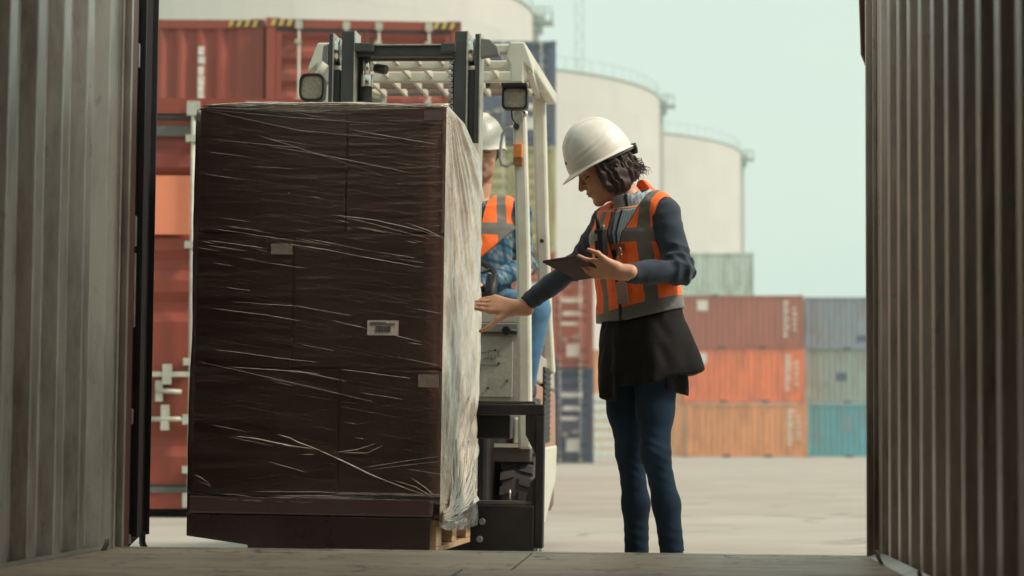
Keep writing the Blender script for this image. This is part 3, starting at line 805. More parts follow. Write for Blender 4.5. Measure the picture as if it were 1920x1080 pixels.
# loose clear flap over the pallet's flank
A, B = np.meshgrid(np.linspace(0, 1, 50), np.linspace(0, 1, 30), indexing='ij')
vv = vF + A * 1.0; z1 = fz(985) + .075 * A ** 1.2 + .02; z0 = z1 - .02 - .10 * A ** .8
grid_mesh('film_flap', np.stack([uR + .012 + .010 * fnoise(vv * 20, B * 5, 41, 4), vv, z0 + (z1 - z0) * B], -1), film_bottom, load)

# tight folds of film; glints of light are put into their pale colour
strand_m = film_mat('film_fold_glint', (.97, .88, .76), (.55, 1.0), .15, 1.2, 30, (1, 1, 1), .0)
faint_m = film_mat('film_fold_faint', (.40, .31, .23), (.05, .24), .2, 1.0, 30, (1, 1, 1), .0)
sb = fb(); sf = fb(); r = random.Random(12)
def strand(mbx, pts, rad, jit=.6, off=.011):
    P = []; n = len(pts)
    for i in range(n - 1):
        m_ = max(2, int(math.hypot(pts[i + 1][0] - pts[i][0], pts[i + 1][1] - pts[i][1]) / 12))
        for k in range(m_):
            t_ = k / m_; P.append((pts[i][0] + (pts[i + 1][0] - pts[i][0]) * t_ + r.uniform(-jit, jit) * .3, pts[i][1] + (pts[i + 1][1] - pts[i][1]) * t_ + r.uniform(-jit, jit) * .6))
    P.append(pts[-1]); N_ = len(P)
    path = [Vector((fu(x, y), vF - off, fz(y))) for x, y in P]
    rads = [rad * .85 * (.25 + .75 * math.sin(math.pi * min(1, max(0, i / (N_ - 1)))) ** .6) * r.uniform(.6, 1.2) for i in range(N_)]
    mbx.tube(path, rads, n=5)
# the ones that can be told apart in the picture
for p, rad in [([(380, 205), (560, 222), (700, 232)], .0012), ([(390, 208), (560, 245), (740, 262)], .0009), ([(480, 253), (575, 282)], .0010), ([(660, 244), (740, 258), (818, 271)], .0016),
               ([(400, 262), (560, 278), (720, 330)], .0008), ([(505, 275), (600, 290), (760, 322)], .0011), ([(625, 403), (700, 412), (790, 432), (830, 445)], .0018), ([(625, 403), (700, 420), (810, 448)], .0012),
               ([(760, 417), (800, 430), (832, 446)], .0016), ([(420, 423), (470, 432), (520, 441)], .0009), ([(520, 455), (620, 470), (700, 485), (790, 500)], .0020), ([(560, 445), (680, 468), (780, 483)], .0014),
               ([(400, 430), (520, 448), (640, 462)], .0012), ([(390, 452), (450, 460), (495, 466)], .0016), ([(430, 567), (560, 575), (660, 592)], .0010), ([(400, 580), (500, 592), (560, 602)], .0013), ([(620, 600), (700, 618), (790, 640)], .0014),
               ([(400, 657), (460, 664), (520, 672), (600, 680)], .0012), ([(430, 690), (560, 697), (650, 714)], .0018), ([(370, 680), (520, 712), (700, 752)], .0010), ([(640, 692), (750, 705), (770, 708)], .0016), ([(525, 695), (600, 702)], .0022),
               ([(440, 820), (480, 824), (540, 836), (600, 843)], .0034), ([(520, 815), (545, 822), (560, 830), (595, 842)], .0026), ([(590, 840), (640, 862), (700, 890), (760, 912), (800, 925)], .0032), ([(628, 848), (670, 842), (705, 830)], .0018),
               ([(640, 848), (690, 848), (718, 834)], .0016), ([(740, 898), (780, 910), (815, 930)], .0024), ([(772, 893), (800, 912), (815, 926)], .0024), ([(680, 876), (760, 862), (825, 852)], .0014), ([(690, 880), (760, 870), (825, 862)], .0010),
               ([(365, 893), (380, 900), (395, 912)], .0012), ([(372, 905), (400, 916)], .0010), ([(625, 957), (680, 960)], .0016), ([(500, 866), (575, 886)], .0010), ([(590, 852), (560, 853)], .0014)]:
    strand(sb, p, rad)
for k in range(26):                                   # top bundle
    x0 = r.uniform(372, 560); x1 = x0 + r.uniform(120, 330); y0 = r.uniform(198, 206)
    strand(sb if k % 2 else sf, [(x0, y0), ((x0 + x1) / 2, y0 + r.uniform(-2, 8)), (min(x1, 834), y0 + r.uniform(-3, 26 if x0 < 450 else 8))], r.uniform(.0007, .0022), .4)
for k in range(60):                                   # bottom bundle
    x0 = r.uniform(362, 700); x1 = x0 + r.uniform(60, 280); y0 = r.uniform(922, 941)
    strand(sb if k % 2 else sf, [(x0, y0), ((x0 + x1) / 2, y0 + r.uniform(-3, 4)), (min(x1, 828), y0 + r.uniform(-3, 6))], r.uniform(.0005, .0016), 1.0)
for k in range(210):                                  # faint ones everywhere
    x0 = r.uniform(365, 790); ln = r.uniform(25, 240); y0 = r.uniform(205, 920); sl = r.gauss(.17, .035) if y0 < 760 or r.random() < .3 else r.gauss(-.14, .05)
    if x0 + ln > 832: ln = 832 - x0
    strand(sf, [(x0, y0), (x0 + ln, y0 + ln * sl)], r.uniform(.0003, .0008), .3)
for k in range(46):
    x0 = r.uniform(365, 780); ln = r.uniform(12, 90); y0 = r.choice((r.uniform(420, 500), r.uniform(205, 900))); sl = r.gauss(.16, .04)
    if x0 + ln > 832: ln = 832 - x0
    strand(sb, [(x0, y0), (x0 + ln, y0 + ln * sl)], r.uniform(.0006, .0013), .5)
for k in range(9):                                    # the rolled upper edge
    x0 = r.uniform(372, 470) if k > 2 else 374; x1 = r.uniform(700, 836) if k > 2 else 836; n_ = 26; P = []
    for i in range(n_ + 1):
        t_ = i / n_; x = x0 + (x1 - x0) * t_; y = 197.5 - 4. * math.sin(math.pi * min(1, t_ * 1.1) ** .8) + 1.2 * math.sin(t_ * 17 + k) + k * .45
        p_ = Vector((fu(x), vF - .006 - .002 * (k % 3), fz(y))); P.append(p_)
    sb.tube(P, [r.uniform(.0022, .0042) for _ in P], n=6)
tag(sb.build('film_folds', strand_m, load, recalc=False), kind='stuff')
tag(sf.build('faint_film_folds', faint_m, load, recalc=False), kind='stuff')
# ropes of film gathered round the lower corner
sb = fb()
for k in range(46):
    a = r.uniform(0, 1); v1 = vF + .15 + .85 * r.random(); zc = fz(972) + r.uniform(-.01, .03)
    z1 = fz(985) + .05 + a * .28
    P = [Vector((uR + .014 + .02 * math.sin(math.pi * t_) + r.uniform(-.002, .002), vF + (v1 - vF) * t_, zc + (z1 - zc) * (t_ ** (.75 + .5 * a)) - .02 * math.sin(math.pi * t_))) for t_ in [i / 9 for i in range(10)]]
    sb.tube(P, [r.uniform(.002, .0045)] * 10, n=6)
tag(sb.build('gathered_film', film_side, load, recalc=False), kind='stuff')

# ================================================================== FORKLIFT
white = pm('cream_forklift_paint', (.60, .565, .47), .38, 0, .07, 4, (.28, .24, .18), .25, 5, .06, 60)
greyp = pm('light_grey_panel', (.40, .375, .32), .45, 0, .08, 5, (.2, .17, .13), .3, 7, .1, 60)
mastp = pm('mast_steel', (.045, .045, .045), .45, .1, .2, 8, (.10, .08, .06), .2, 6)
mastb = pm('rubbed_mast_edge', (.50, .47, .40), .35, .6, .2, 20)
blk = pm('black_steel', (.012, .010, .011), .5, 0, .3, 6, (.04, .03, .026), .3, 6, spec=.3)
tyre_m = pm('solid_tyre_rubber', (.035, .026, .024), .75, 0, .2, 9)
chrome = pm('cylinder_chrome', (.65, .62, .56), .15, 1.0, .05)
lens_m = pm('lamp_lens', (.30, .25, .19), .12, 0, .25, 60, bump=.5, bscale=160, coat=.6)
amber = pm('amber_lens', (.62, .20, .045), .25, 0, .1, 9, coat=.4)
rednose = pm('maroon_cowl', (.10, .038, .032), .4, 0, .15)
orange_d = pm('orange_stripe', (.36, .17, .11), .5, 0, .15, 9)
hosem = pm('hydraulic_hose', (.02, .02, .022), .5)
uc = atl(776, 560, 9.8).x
fk = thing('forklift', 'small cream electric forklift seen from the front, mast lowered, carrying the wrapped cartons', 'forklift', FL @ Vector((uc, 10.4, 0.0)))
def F(v=None): return MB(FL)
def Q(px, py, v): p = atl(px, py, v); return p.x, p.z
def qbox(mb, px0, px1, py0, py1, v0, v1):
    a = atl(px0, py1, v0); b = atl(px1, py0, v0); return mb.box(a.x, b.x, v0, v1, a.z, b.z)
# mast channels
vm = 9.30
def rail(px0, px1, top, nm='mast_channel', v0=vm, v1=vm + .13, zb=.10, light_edge=True):
    a = Q(px0, top, v0); b = Q(px1, top, v0)
    o = F().box(a[0], b[0], v0, v1, zb, a[1]).build(nm, mastp, fk, bevel=.004)
    if light_edge: F().box(b[0] - .001, b[0] + .004, v0 - .002, v1 - .004, zb, a[1] + .001).build('worn_edge', mastb, o)
    return o
rail(617, 625, 63, v0=vm + .01); rail(626, 638, 130, v0=vm + .03, light_edge=False, v1=vm + .12)
rail(641, 665, 58); rail(853, 876, 58); rail(879, 891, 130, v0=vm + .03, light_edge=False, v1=vm + .12); rail(891, 900, 63, v0=vm + .01)
for (x0, x1) in ((626, 639), (878, 890)):                 # chain sheaves
    c0 = Q((x0 + x1) / 2, 98, vm + .07)
    F().cyl((c0[0] - .016, vm + .07, c0[1]), (c0[0] + .016, vm + .07, c0[1]), .058, n=24).build('chain_sheave', chrome, fk, bevel=.004)
for (x0, x1, v0) in ((664, 855, vm + .02),):              # cross members
    a = F(); qbox(a, 664, 855, 84, 105, vm + .03, vm + .10); a.build('cross_member', mastp, fk, bevel=.006)
    a = F(); qbox(a, 666, 853, 82, 85, vm + .01, vm + .13); a.build('cross_member_flange', mastb, fk)
a = F(); qbox(a, 664, 700, 80, 96, vm - .012, vm + .03); a.build('mast_bracket', mastp, fk, bevel=.004)
a = F(); qbox(a, 826, 855, 80, 98, vm - .012, vm + .03); a.build('mast_bracket', mastp, fk, bevel=.004)
a = F(); qbox(a, 666, 853, 108, 113, vm + .12, vm + .16); a.build('cross_member', mastp, fk, bevel=.004)
for z in (.30, .95):
    F().box(Q(641, 90, vm)[0], Q(876, 90, vm)[0], vm + .135, vm + .175, z, z + .12).build('cross_member', mastp, fk, bevel=.004)
# lift cylinder left, hose bundle right
c0 = Q(689, 120, vm + .06); c1 = Q(688, 150, vm + .06)
F().cyl((c0[0], vm + .06, c0[1] + .04), (c0[0], vm + .06, c0[1] - .07), .014, n=14).build('cylinder_rod', chrome, fk)
F().cyl((c0[0], vm + .06, c1[1] + .02), (c0[0], vm + .06, c1[1] - .03), .026, n=16).build('cylinder_cap', chrome, fk, bevel=.002)
F().cyl((c0[0], vm + .06, c1[1] - .032), (c0[0], vm + .06, .3), .022, n=16).build('lift_cylinder', blk, fk)
for dx in (672, 679):
    p = Q(dx, 112, vm + .09); F().tube([(p[0] + .03, vm + .09, p[1] + .012), (p[0], vm + .09, p[1]), (p[0] - .003, vm + .09, p[1] - .08), (p[0], vm + .09, .6)], .0085, n=8).build('hydraulic_hose', hosem, fk)
p = Q(704, 128, vm + .12); F().cyl((p[0], vm + .12, p[1]), (p[0] + .05, vm + .10, p[1] - .01), .02, n=14).build('hose_fitting', mastp, fk, bevel=.003)
ch = F(); p = Q(846, 112, vm + .09); z = p[1]
while z > .5:
    ch.box(p[0] - .009, p[0] + .009, vm + .085, vm + .10, z - .018, z); z -= .024
ch.build('lift_chain', chrome, fk)
p = Q(850, 115, vm + .1); F().tube([(p[0], vm + .1, p[1]), (p[0] - .004, vm + .11, p[1] - .2), (p[0], vm + .1, .5)], .008, n=8).build('hydraulic_hose', hosem, fk)
# end stops at the mast head
a = F(); x, z = Q(905, 88, vm + .02); a.prism([(x - .01, z + .035), (x + .03, z + .03), (x + .062, z - .0), (x + .07, z - .035), (x - .01, z - .045)], vm + .01, vm + .06); a.build('mast_stop', pm('grey_rubber_block', (.16, .15, .14), .6), fk, bevel=.004)
a = F(); x, z = Q(612, 100, vm + .02); a.prism([(x + .01, z + .04), (x - .012, z + .03), (x - .018, z - .03), (x + .01, z - .05)], vm + .01, vm + .06); a.build('mast_stop', MATS['grey_rubber_block'], fk, bevel=.004)

# overhead guard
vg0, vg1 = 9.85, 11.15
gz = atl(800, 82, vg0).z
gl_, _ = Q(594, 90, vg0); gr_, _ = Q(986, 90, vg0)
a = F(); a.box(gl_, gr_ - .02, vg0, vg0 + .05, gz - .045, gz); a.build('guard_front_bar', white, fk, bevel=.010)
for (x, sg) in ((gl_, 1), (gr_, -1)):
    a = F(); a.bar((x + sg * .02, vg0, gz - .035), (x + sg * .005, vg1, gz - .045), .05, .06); a.build('guard_side_rail', white, fk, bevel=.010)
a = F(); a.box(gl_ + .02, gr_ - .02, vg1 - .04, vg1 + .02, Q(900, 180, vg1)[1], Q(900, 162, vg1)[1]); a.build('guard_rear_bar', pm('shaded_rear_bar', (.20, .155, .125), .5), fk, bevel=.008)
a = F(); a.box(gl_ + .05, gr_ - .05, vg0 + .68, vg0 + .72, gz - .06, gz - .01); a.build('guard_cross_bar', white, fk, bevel=.006)
a = F(); a.box(gl_ + .05, gr_ - .05, vg0 + .32, vg0 + .36, gz - .06, gz - .02); a.build('guard_cross_bar', white, fk, bevel=.006)
for k in range(8):
    x = gl_ + .10 + k * (gr_ - gl_ - .2) / 7
    F().box(x - .008, x + .008, vg0 + .05, vg1 - .04, gz - .042, gz - .012).build('guard_slat', white, fk, bevel=.002)
# brow plate behind, seen from below
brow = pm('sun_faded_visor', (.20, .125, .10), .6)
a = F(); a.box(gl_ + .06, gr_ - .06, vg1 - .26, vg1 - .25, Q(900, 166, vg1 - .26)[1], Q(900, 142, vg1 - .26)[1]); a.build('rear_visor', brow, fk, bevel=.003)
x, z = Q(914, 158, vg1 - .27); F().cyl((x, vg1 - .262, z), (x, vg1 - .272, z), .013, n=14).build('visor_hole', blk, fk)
# shoulder castings and front pillars
for (sg, xe) in ((1, gr_), (-1, gl_)):
    def X(px, py, v): x_, z_ = Q(px, py, v); return (x_ if sg > 0 else gl_ + gr_ - x_), z_
    poly = [X(956, 79, vg0), X(984, 79, vg0), X(1000, 124, vg0), X(1000, 136, vg0), X(984, 122, vg0), X(981, 156, vg0), X(957, 156, vg0), X(957, 124, vg0), X(950, 108, vg0)]
    a = F(); a.prism(poly, vg0 - .012, vg0 + .05); a.build('guard_shoulder', white, fk, bevel=.008)
    p0 = X(970, 150, vg0); p1 = X(974, 240, vg0); p2 = X(981, 500, vg0); p3 = X(984, 842, vg0)
    a = F(); a.ribbon([(q_[0], vg0 + .03, q_[1]) for q_ in (p0, p1, p2, p3)], .058, .07)
    a.build('front_pillar', white, fk, bevel=.012)
    # rear pillar: rises from the counterweight and kinks at the top
    q = [X(993, 128, vg0 + .25), X(1003, 160, vg0 + .75), X(1011, 178, vg1), X(1016, 420, vg1), X(1022, 600, vg1), X(1027, 700, vg1)]
    vs_ = [vg0 + .25, vg0 + .75, vg1, vg1 + .02, vg1 + .04, vg1 + .06]
    a = F(); a.ribbon([(q[i][0], vs_[i], q[i][1]) for i in range(2, 6)], .062, .075)
    a.build('rear_pillar', white, fk, bevel=.012)
    a = F(); a.bar((q[0][0], vs_[0], q[0][1]), (q[1][0], vs_[1], q[1][1]), .03, .05); a.bar((q[1][0], vs_[1], q[1][1]), (q[2][0], vs_[2], q[2][1] + .0), .03, .05); a.build('guard_brace', white, fk, bevel=.006)
x, z = Q(1016, 452, vg1 - .04); F().cyl((x, vg1 - .035, z), (x, vg1 - .05, z), .010, n=12).build('bolt', blk, fk)
# lamps
def lamp(px0, px1, py0, py1, v, hood, round_):
    a = Q(px0, py1, v); b = Q(px1, py0, v); cx, cz = (a[0] + b[0]) / 2, (a[1] + b[1]) / 2; hw, hh = (b[0] - a[0]) / 2, (b[1] - a[1]) / 2
    def rr(sx, sz, n_=24, e=4 if round_ else 7): return [(cx + sx * math.copysign(abs(math.cos(t_)) ** (2 / e), math.cos(t_)), cz + sz * math.copysign(abs(math.sin(t_)) ** (2 / e), math.sin(t_))) for t_ in [2 * math.pi * (i + .5) / n_ for i in range(n_)]]
    m = F(); m.prism(rr(hw, hh), v, v + .05); m.prism(rr(hw * .7, hh * .7), v + .05, v + .09)
    o = m.build('headlight', blk, fk, bevel=.006)
    m = F()
    n_ = 24; A_ = rr(hw, hh); B_ = rr(hw * .84, hh * .84)
    vs = [(x, v - .012, z) for x, z in A_] + [(x, v - .012, z) for x, z in B_] + [(x, v + .004, z) for x, z in A_] + [(x, v + .002, z) for x, z in B_]
    fs = []
    for i in range(n_):
        j = (i + 1) % n_; fs += [(i, j, n_ + j, n_ + i), (i, 2 * n_ + i, 2 * n_ + j, j), (n_ + i, n_ + j, 3 * n_ + j, 3 * n_ + i)]
    m.add(vs, fs); m.build('lamp_rim', blk, o)
    m = F(); m.prism(rr(hw * .83, hh * .83), v - .004, v - .001); m.build('lens', lens_m, o)
    if hood:
        m = F(); m.box(cx - hw, cx + hw, v - .045, v + .02, cz + hh - .004, cz + hh + .012); m.build('lamp_hood', blk, o, bevel=.003)
    return cx, cz, hw, hh
vl = 9.72
cx, cz, hw, hh = lamp(561, 609, 138, 190, vl, False, True)
F().tube([(cx + .0, vl + .08, cz + hh * .8), (cx + .03, vl + .1, cz + hh + .05), (cx + .055, vg0, cz + hh + .11)], .017, n=10).build('lamp_bracket', white, fk)
F().cyl((cx, vl + .03, cz - hh - .02), (cx, vl + .03, cz - hh + .01), .022, n=12).build('lamp_foot', white, fk)
cx, cz, hw, hh = lamp(941, 990, 163, 205, vl, True, False)
F().box(cx - .02, cx + .03, vl + .05, vg0 - .005, cz - .02, cz + .03).build('lamp_bracket', blk, fk, bevel=.004)
x, z = Q(968, 237, vg0 - .02)
F().tube([(cx - .02, vl + .05, cz - hh + .01), (cx - .018, vl + .07, cz - hh - .03), (cx - .008, vg0 - .02, z + .012), (x, vg0 - .02, z)], .004, n=6).build('lamp_cable', hosem, fk)
F().cyl((x, vg0 + .0, z), (x, vg0 - .03, z), .013, n=14).build('cable_grommet', hosem, fk)
x, z = Q(985, 215, vg0); F().cyl((x - .01, vg0 - .02, z), (x + .012, vg0 - .02, z), .013, n=12).build('bolt', chrome, fk)
# grab handle and turn signal on the pillar
H_ = [(962, 237), (950, 240), (942, 252), (939, 275), (938, 298), (941, 309), (950, 312), (962, 305)]
F().tube([(*[Q(a_, b_, vg0 - .03)[0]], vg0 - .03, Q(a_, b_, vg0 - .03)[1]) for a_, b_ in H_], .007, n=8).build('grab_handle', pm('handle_grey', (.34, .34, .33), .4), fk)
a = F(); qbox(a, 962, 980, 268, 296, vg0 - .045, vg0 - .008); o = a.build('turn_signal', amber, fk, bevel=.006)
a = F(); a.prism([Q(961, 296.5, vg0 - .04), Q(981, 296.5, vg0 - .04), Q(979, 311, vg0 - .04), Q(964, 311, vg0 - .04)], vg0 - .042, vg0 - .008); a.build('signal_base', pm('dark_amber', (.22, .09, .03), .3), o, bevel=.004)

# dash cowl
vd = 10.0
uLb, uRb = uc - (Q(1001, 800, vd)[0] - uc), Q(1001, 800, vd)[0]
zc0, zc1 = Q(900, 752, vd)[1], Q(900, 566, vd)[1]
a = F(); a.box(uLb + .04, uRb - .06, vd, vd + .06, zc0 - .12, Q(900, 624, vd)[1]); a.build('front_cowl', greyp, fk, bevel=.006)
a = F(); a.box(uLb + .04, uRb - .06, vd - .022, vd + .05, Q(900, 623, vd)[1], Q(900, 606, vd)[1]); a.build('cowl_ledge', pm('cowl_ledge_grey', (.22, .20, .175), .5), fk, bevel=.004)
a = F(); a.box(uLb + .06, uRb - .06, vd + .06, vd + .10, Q(900, 606, vd)[1], zc1); a.build('cowl_top', greyp, fk, bevel=.01)
a = F(); qbox(a, 896, 962, 631, 744, vd - .006, vd - .001); pn = a.build('cowl_panel', pm('cowl_panel_paint', (.43, .405, .345), .5, 0, .05, 5, (.2, .17, .13), .25, 9), fk, bevel=.002)
d = F(); bolt_m = pm('panel_screw', (.06, .05, .045), .5)
for (x0, y0, x1, y1) in ((898, 660, 912, 661), (898, 684, 912, 685), (897, 660, 898, 685), (915, 657, 926, 658), (928, 666, 929, 684), (915, 684, 934, 685), (915, 657, 916, 672), (905, 672, 926, 673), (921, 664, 922, 680), (934, 656, 935, 668)):
    qbox(d, x0, x1, y0, y1, vd - .0085, vd - .0065)
d.build('hydraulic_diagram', pm('diagram_ink', (.17, .155, .13), .6), pn)
for (x0, y0) in ((927, 656), (934, 681), (950, 714), (914, 727), (898, 692), (905, 615)):
    p = Q(x0, y0, vd - .03); F().cyl((p[0], vd - .026 if y0 == 615 else vd - .012, p[1]), (p[0], vd - .0, p[1]), .0055, n=8).build('screw', bolt_m, fk)
p = Q(955, 620, vd - .04)
F().cyl((p[0] - .015, vd - .05, p[1]), (p[0] + .03, vd - .03, p[1] - .004), .013, n=12).build('knob', blk, fk, bevel=.003)
F().cyl((p[0] - .012, vd - .03, p[1]), (p[0] - .012, vd - .06, p[1]), .02, n=14).build('knob', blk, fk, bevel=.004)
# joystick lever in front of the driver
p0 = Q(917, 562, 10.15); p1 = Q(924, 518, 10.15)
F().tube([(p0[0], 10.15, p0[1] - .05), (p0[0], 10.15, p0[1]), (p1[0] - .002, 10.15, p1[1] + .008), (p1[0], 10.15, p1[1])], [.026, .028, .026, .02], n=14).build('control_lever', blk, fk)
# steering wheel and column, mostly behind the load
sx, sz = Q(858, 520, 10.25); ctr = Vector((sx, 10.25, sz)); ex = Vector((1, 0, 0)); ey = Vector((0, .85, .52))
a = F(); a.tube([ctr + (ex * math.cos(t_) + ey * math.sin(t_)) * .17 for t_ in [2 * math.pi * i / 28 for i in range(29)]], .014, n=8)
for t_ in (.5, 2.6, 4.7): a.cyl(ctr, ctr + (ex * math.cos(t_) + ey * math.sin(t_)) * .17, .01, n=6)
a.cyl(ctr, ctr + Vector((0, -.12, -.30)), .035, n=12); a.build('steering_wheel', blk, fk)
# seat
sx0, sx1 = Q(815, 560, 10.9)[0], Q(962, 560, 10.9)[0]
a = F(); a.box(sx0 + .02, sx1 - .02, 10.55, 11.05, .80, .95); a.build('seat', blk, fk, bevel=.03)
a = F(); a.box(sx0 + .03, sx1 - .03, 11.03, 11.14, .93, 1.52); a.build('seat_back', blk, fk, bevel=.04)
# chassis
a = F(); a.box(uLb + .02, uRb - .03, vd + .07, vd + .62, .62, .70); a.build('foot_plate', blk, fk, bevel=.005)
a = F(); a.box(uLb + .17, uRb - .17, vd - .25, vd + .6, .14, .60); a.build('drive_housing', blk, fk, bevel=.02)
a = F(); qbox(a, 962, 996, 783, 832, vd - .02, vd + .30); a.build('fender_step', white, fk, bevel=.01)
a = F(); a.box(uLb + .03, uRb - .01, vd - .03, vd + .24, Q(960, 866, vd)[1], Q(960, 834, vd)[1]); a.build('front_beam', pm('dusty_black_steel', (.06, .045, .038), .55), fk, bevel=.005)
a = F(); a.box(uLb + .0, uRb - .004, vd - .035, vd - .02, Q(960, 839, vd)[1], Q(960, 832, vd)[1]); a.build('beam_edge', white, fk)
# counterweight body: rounded rear cowl
ub0, ub1 = uc - .455, Q(1045, 800, 11.7)[0]
prof = [(vd + .55, .70), (vd + .60, .98), (vd + .78, 1.00), (vd + 1.15, 1.02), (vd + 1.75, .93), (vd + 1.85, .55), (vd + 1.80, .14), (vd + .62, .14), (vd + .55, .4)]
a = F(); a.prism(prof, ub0 + .02, ub1 - .02, 'x'); a.build('counterweight', rednose, fk, bevel=.045)
zt_ = Q(1030, 658, 10.6)[1]
prof2 = [(vd + .60, zt_ - .14), (vd + .60, zt_ - .01), (vd + .68, zt_), (vd + 1.55, zt_ - .03), (vd + 1.62, zt_ - .16)]
a = F(); a.prism(prof2, ub1 - .062, ub1 - .008, 'x'); a.build('side_cushion', pm('pale_side_cover', (.38, .31, .26), .5, 0, .15, 9), fk, bevel=.012)
a = F(); a.prism([(vd + .60, .42), (vd + .60, zt_ - .15), (vd + 1.62, zt_ - .17), (vd + 1.7, .42)], ub1 - .055, ub1 - .006, 'x'); a.build('side_panel', orange_d, fk, bevel=.01)
a = F(); a.prism([(vd + .62, .40), (vd + .62, .62), (vd + 1.0, .60), (vd + 1.1, .40)], ub1 - .010, ub1 - .002, 'x'); a.build('side_decal', pm('pale_blue_decal', (.30, .42, .42), .5), fk)
a = F(); a.box(ub1 - .008, ub1 + .002, vd + .95, vd + 1.25, .50, .86); a.build('battery_vent', blk, fk, bevel=.002)
for k in range(13):
    F().box(ub1 + .002, ub1 + .007, vd + .96, vd + 1.24, .51 + k * .027, .52 + k * .027).build('vent_louvre', blk, fk)
a = F(); zsk = Q(1030, 850, 10.5)[1]
a.prism([(vd + .06, .09), (vd + .04, zsk - .12), (vd + .40, zsk + .02), (vd + 1.72, zsk + .04), (vd + 1.66, .30), (vd + 1.1, .10)], ub1 - .05, ub1 - .001, 'x'); a.build('side_skirt', white, fk, bevel=.014)
a = F(); a.box(ub1 - .003, ub1 + .003, vd + .6, vd + .62, .12, .27); a.build('skirt_latch', blk, fk)
# wheels
def wheel(xc, v, rad, wdt, name='wheel'):
    m = F(); m.cyl((xc - wdt / 2, v, rad), (xc + wdt / 2, v, rad), rad * .962, n=40); o = m.build(name, tyre_m, fk, bevel=.015)
    m = F(); nl = 22
    for k in range(nl):
        for side in (-1, 1):
            a0 = 2 * math.pi * (k + (0 if side < 0 else .5)) / nl
            vs = []
            for (da, rr_) in ((-.055, .92), (.055, .92), (.05, 1.0), (-.05, 1.0)):
                for (xx, sh) in ((xc + side * .012, 0), (xc + side * wdt * .5, .07)):
                    aa = a0 + da * 1.6 + sh; vs.append((xx, v + math.cos(aa) * rad * rr_, rad + math.sin(aa) * rad * rr_))
            m.add(vs, [(0, 2, 3, 1), (2, 4, 5, 3), (4, 6, 7, 5), (6, 0, 1, 7), (0, 6, 4, 2), (1, 3, 5, 7)])
    m.build('tread_lugs', tyre_m, o)
    for sd in (-1, 1):
        m = F(); m.cyl((xc + sd * wdt * .5, v, rad), (xc + sd * (wdt * .5 + .006), v, rad), rad * .5, n=24); m.build('rim', white, o, bevel=.003)
wr_ = .235
wx = (Q(940, 900, vd)[0] + Q(1000, 900, vd)[0]) / 2; ww = Q(1000, 900, vd)[0] - Q(940, 900, vd)[0]
wheel(wx, vd + .16, wr_, ww); wheel(2 * uc - wx, vd + .16, wr_, ww)
wheel(uc, vd + 1.45, .2, .16); 
# carriage and load backrest in front of the mast
vc = 9.14
cR = Q(1019, 900, vc)[0]; cL = Q(502, 900, vc)[0]
a = F(); a.box(cL, cR, vc, vc + .07, Q(900, 777, vc)[1], Q(900, 757, vc)[1]); a.build('carriage_top_bar', blk, fk, bevel=.005)
a = F(); a.box(cL + .02, Q(1003, 760, vc)[0], vc + .01, vc + .1, Q(900, 756, vc)[1], Q(900, 751, vc)[1]); a.build('carriage_flange', pm('scuffed_flange', (.05, .042, .036), .5), fk, bevel=.002)
for sx_ in (1, -1):
    x0, x1 = (Q(1003, 900, vc)[0], cR) if sx_ > 0 else (cL, cL + .035)
    a = F(); a.box(x0, x1, vc + .001, vc + .06, .075, Q(900, 764, vc)[1] - .028); a.build('carriage_upright', blk, fk, bevel=.005)
a = F(); a.prism([Q(1003, 778, vc), Q(985, 778, vc), Q(985, 815, vc), Q(1003, 852, vc)], vc + .005, vc + .05); a.build('carriage_gusset', blk, fk, bevel=.003)
a = F(); a.prism([Q(1003, 948, vc), Q(985, 948, vc), Q(985, 938, vc), Q(994, 905, vc), Q(1003, 895, vc)], vc + .005, vc + .05); a.build('carriage_gusset', blk, fk, bevel=.003)
a = F(); a.box(cL + .036, Q(1003, 900, vc)[0] - .001, vc, vc + .06, Q(900, 1036, vc)[1], Q(900, 946, vc)[1]); a.build('carriage_lower_plate', blk, fk, bevel=.006)
a = F(); a.box(cL + .036, Q(998, 900, vc)[0], vc + .005, vc + .05, Q(900, 945, vc)[1], Q(900, 938, vc)[1]); a.build('carriage_lip', pm('dusty_lip', (.075, .062, .05), .55), fk, bevel=.002)
a = F(); qbox(a, 880, 957, 778, 822, vc + .07, vc + .18); a.build('side_shifter', blk, fk, bevel=.008)
for (x0, y0) in ((904, 978), (899, 1011)):
    p = Q(x0, y0, vc - .01); F().cyl((p[0], vc - .016, p[1]), (p[0], vc + .002, p[1]), .013, n=14).build('bolt', pm('bolt_steel', (.22, .21, .19), .4, .4), fk, bevel=.002)
p = Q(955, 940, vc); F().cyl((p[0], vc + .02, Q(955, 943, vc)[1]), (p[0], vc + .02, Q(955, 918, vc)[1]), .004, n=6).build('grease_pipe', chrome, fk)
# forks run under the pallet deck, through its openings
for xf in (-.27, .27):
    xm = (uL + uR) / 2 + xf
    a = F(); a.box(xm - .055, xm + .055, vF + .04, vc - .001, zB + .045, zB + .085); a.box(xm - .055, xm + .055, vc - .045, vc - .001, zB + .087, .62); a.build('fork', blk, fk, bevel=.004)
for (x0, y0, y1) in ((1013, 955, 1035),):
    p = Q(x0, y0, vc + .08); q = Q(x0, y1, vc + .08); F().cyl((p[0], vc + .08, p[1]), (q[0], vc + .08, q[1]), .006, n=8).build('hydraulic_pipe', mastb, fk)
# ================================================================== SOFT SHAPES (people)
def V3(p): return np.array(p, dtype=np.float32)

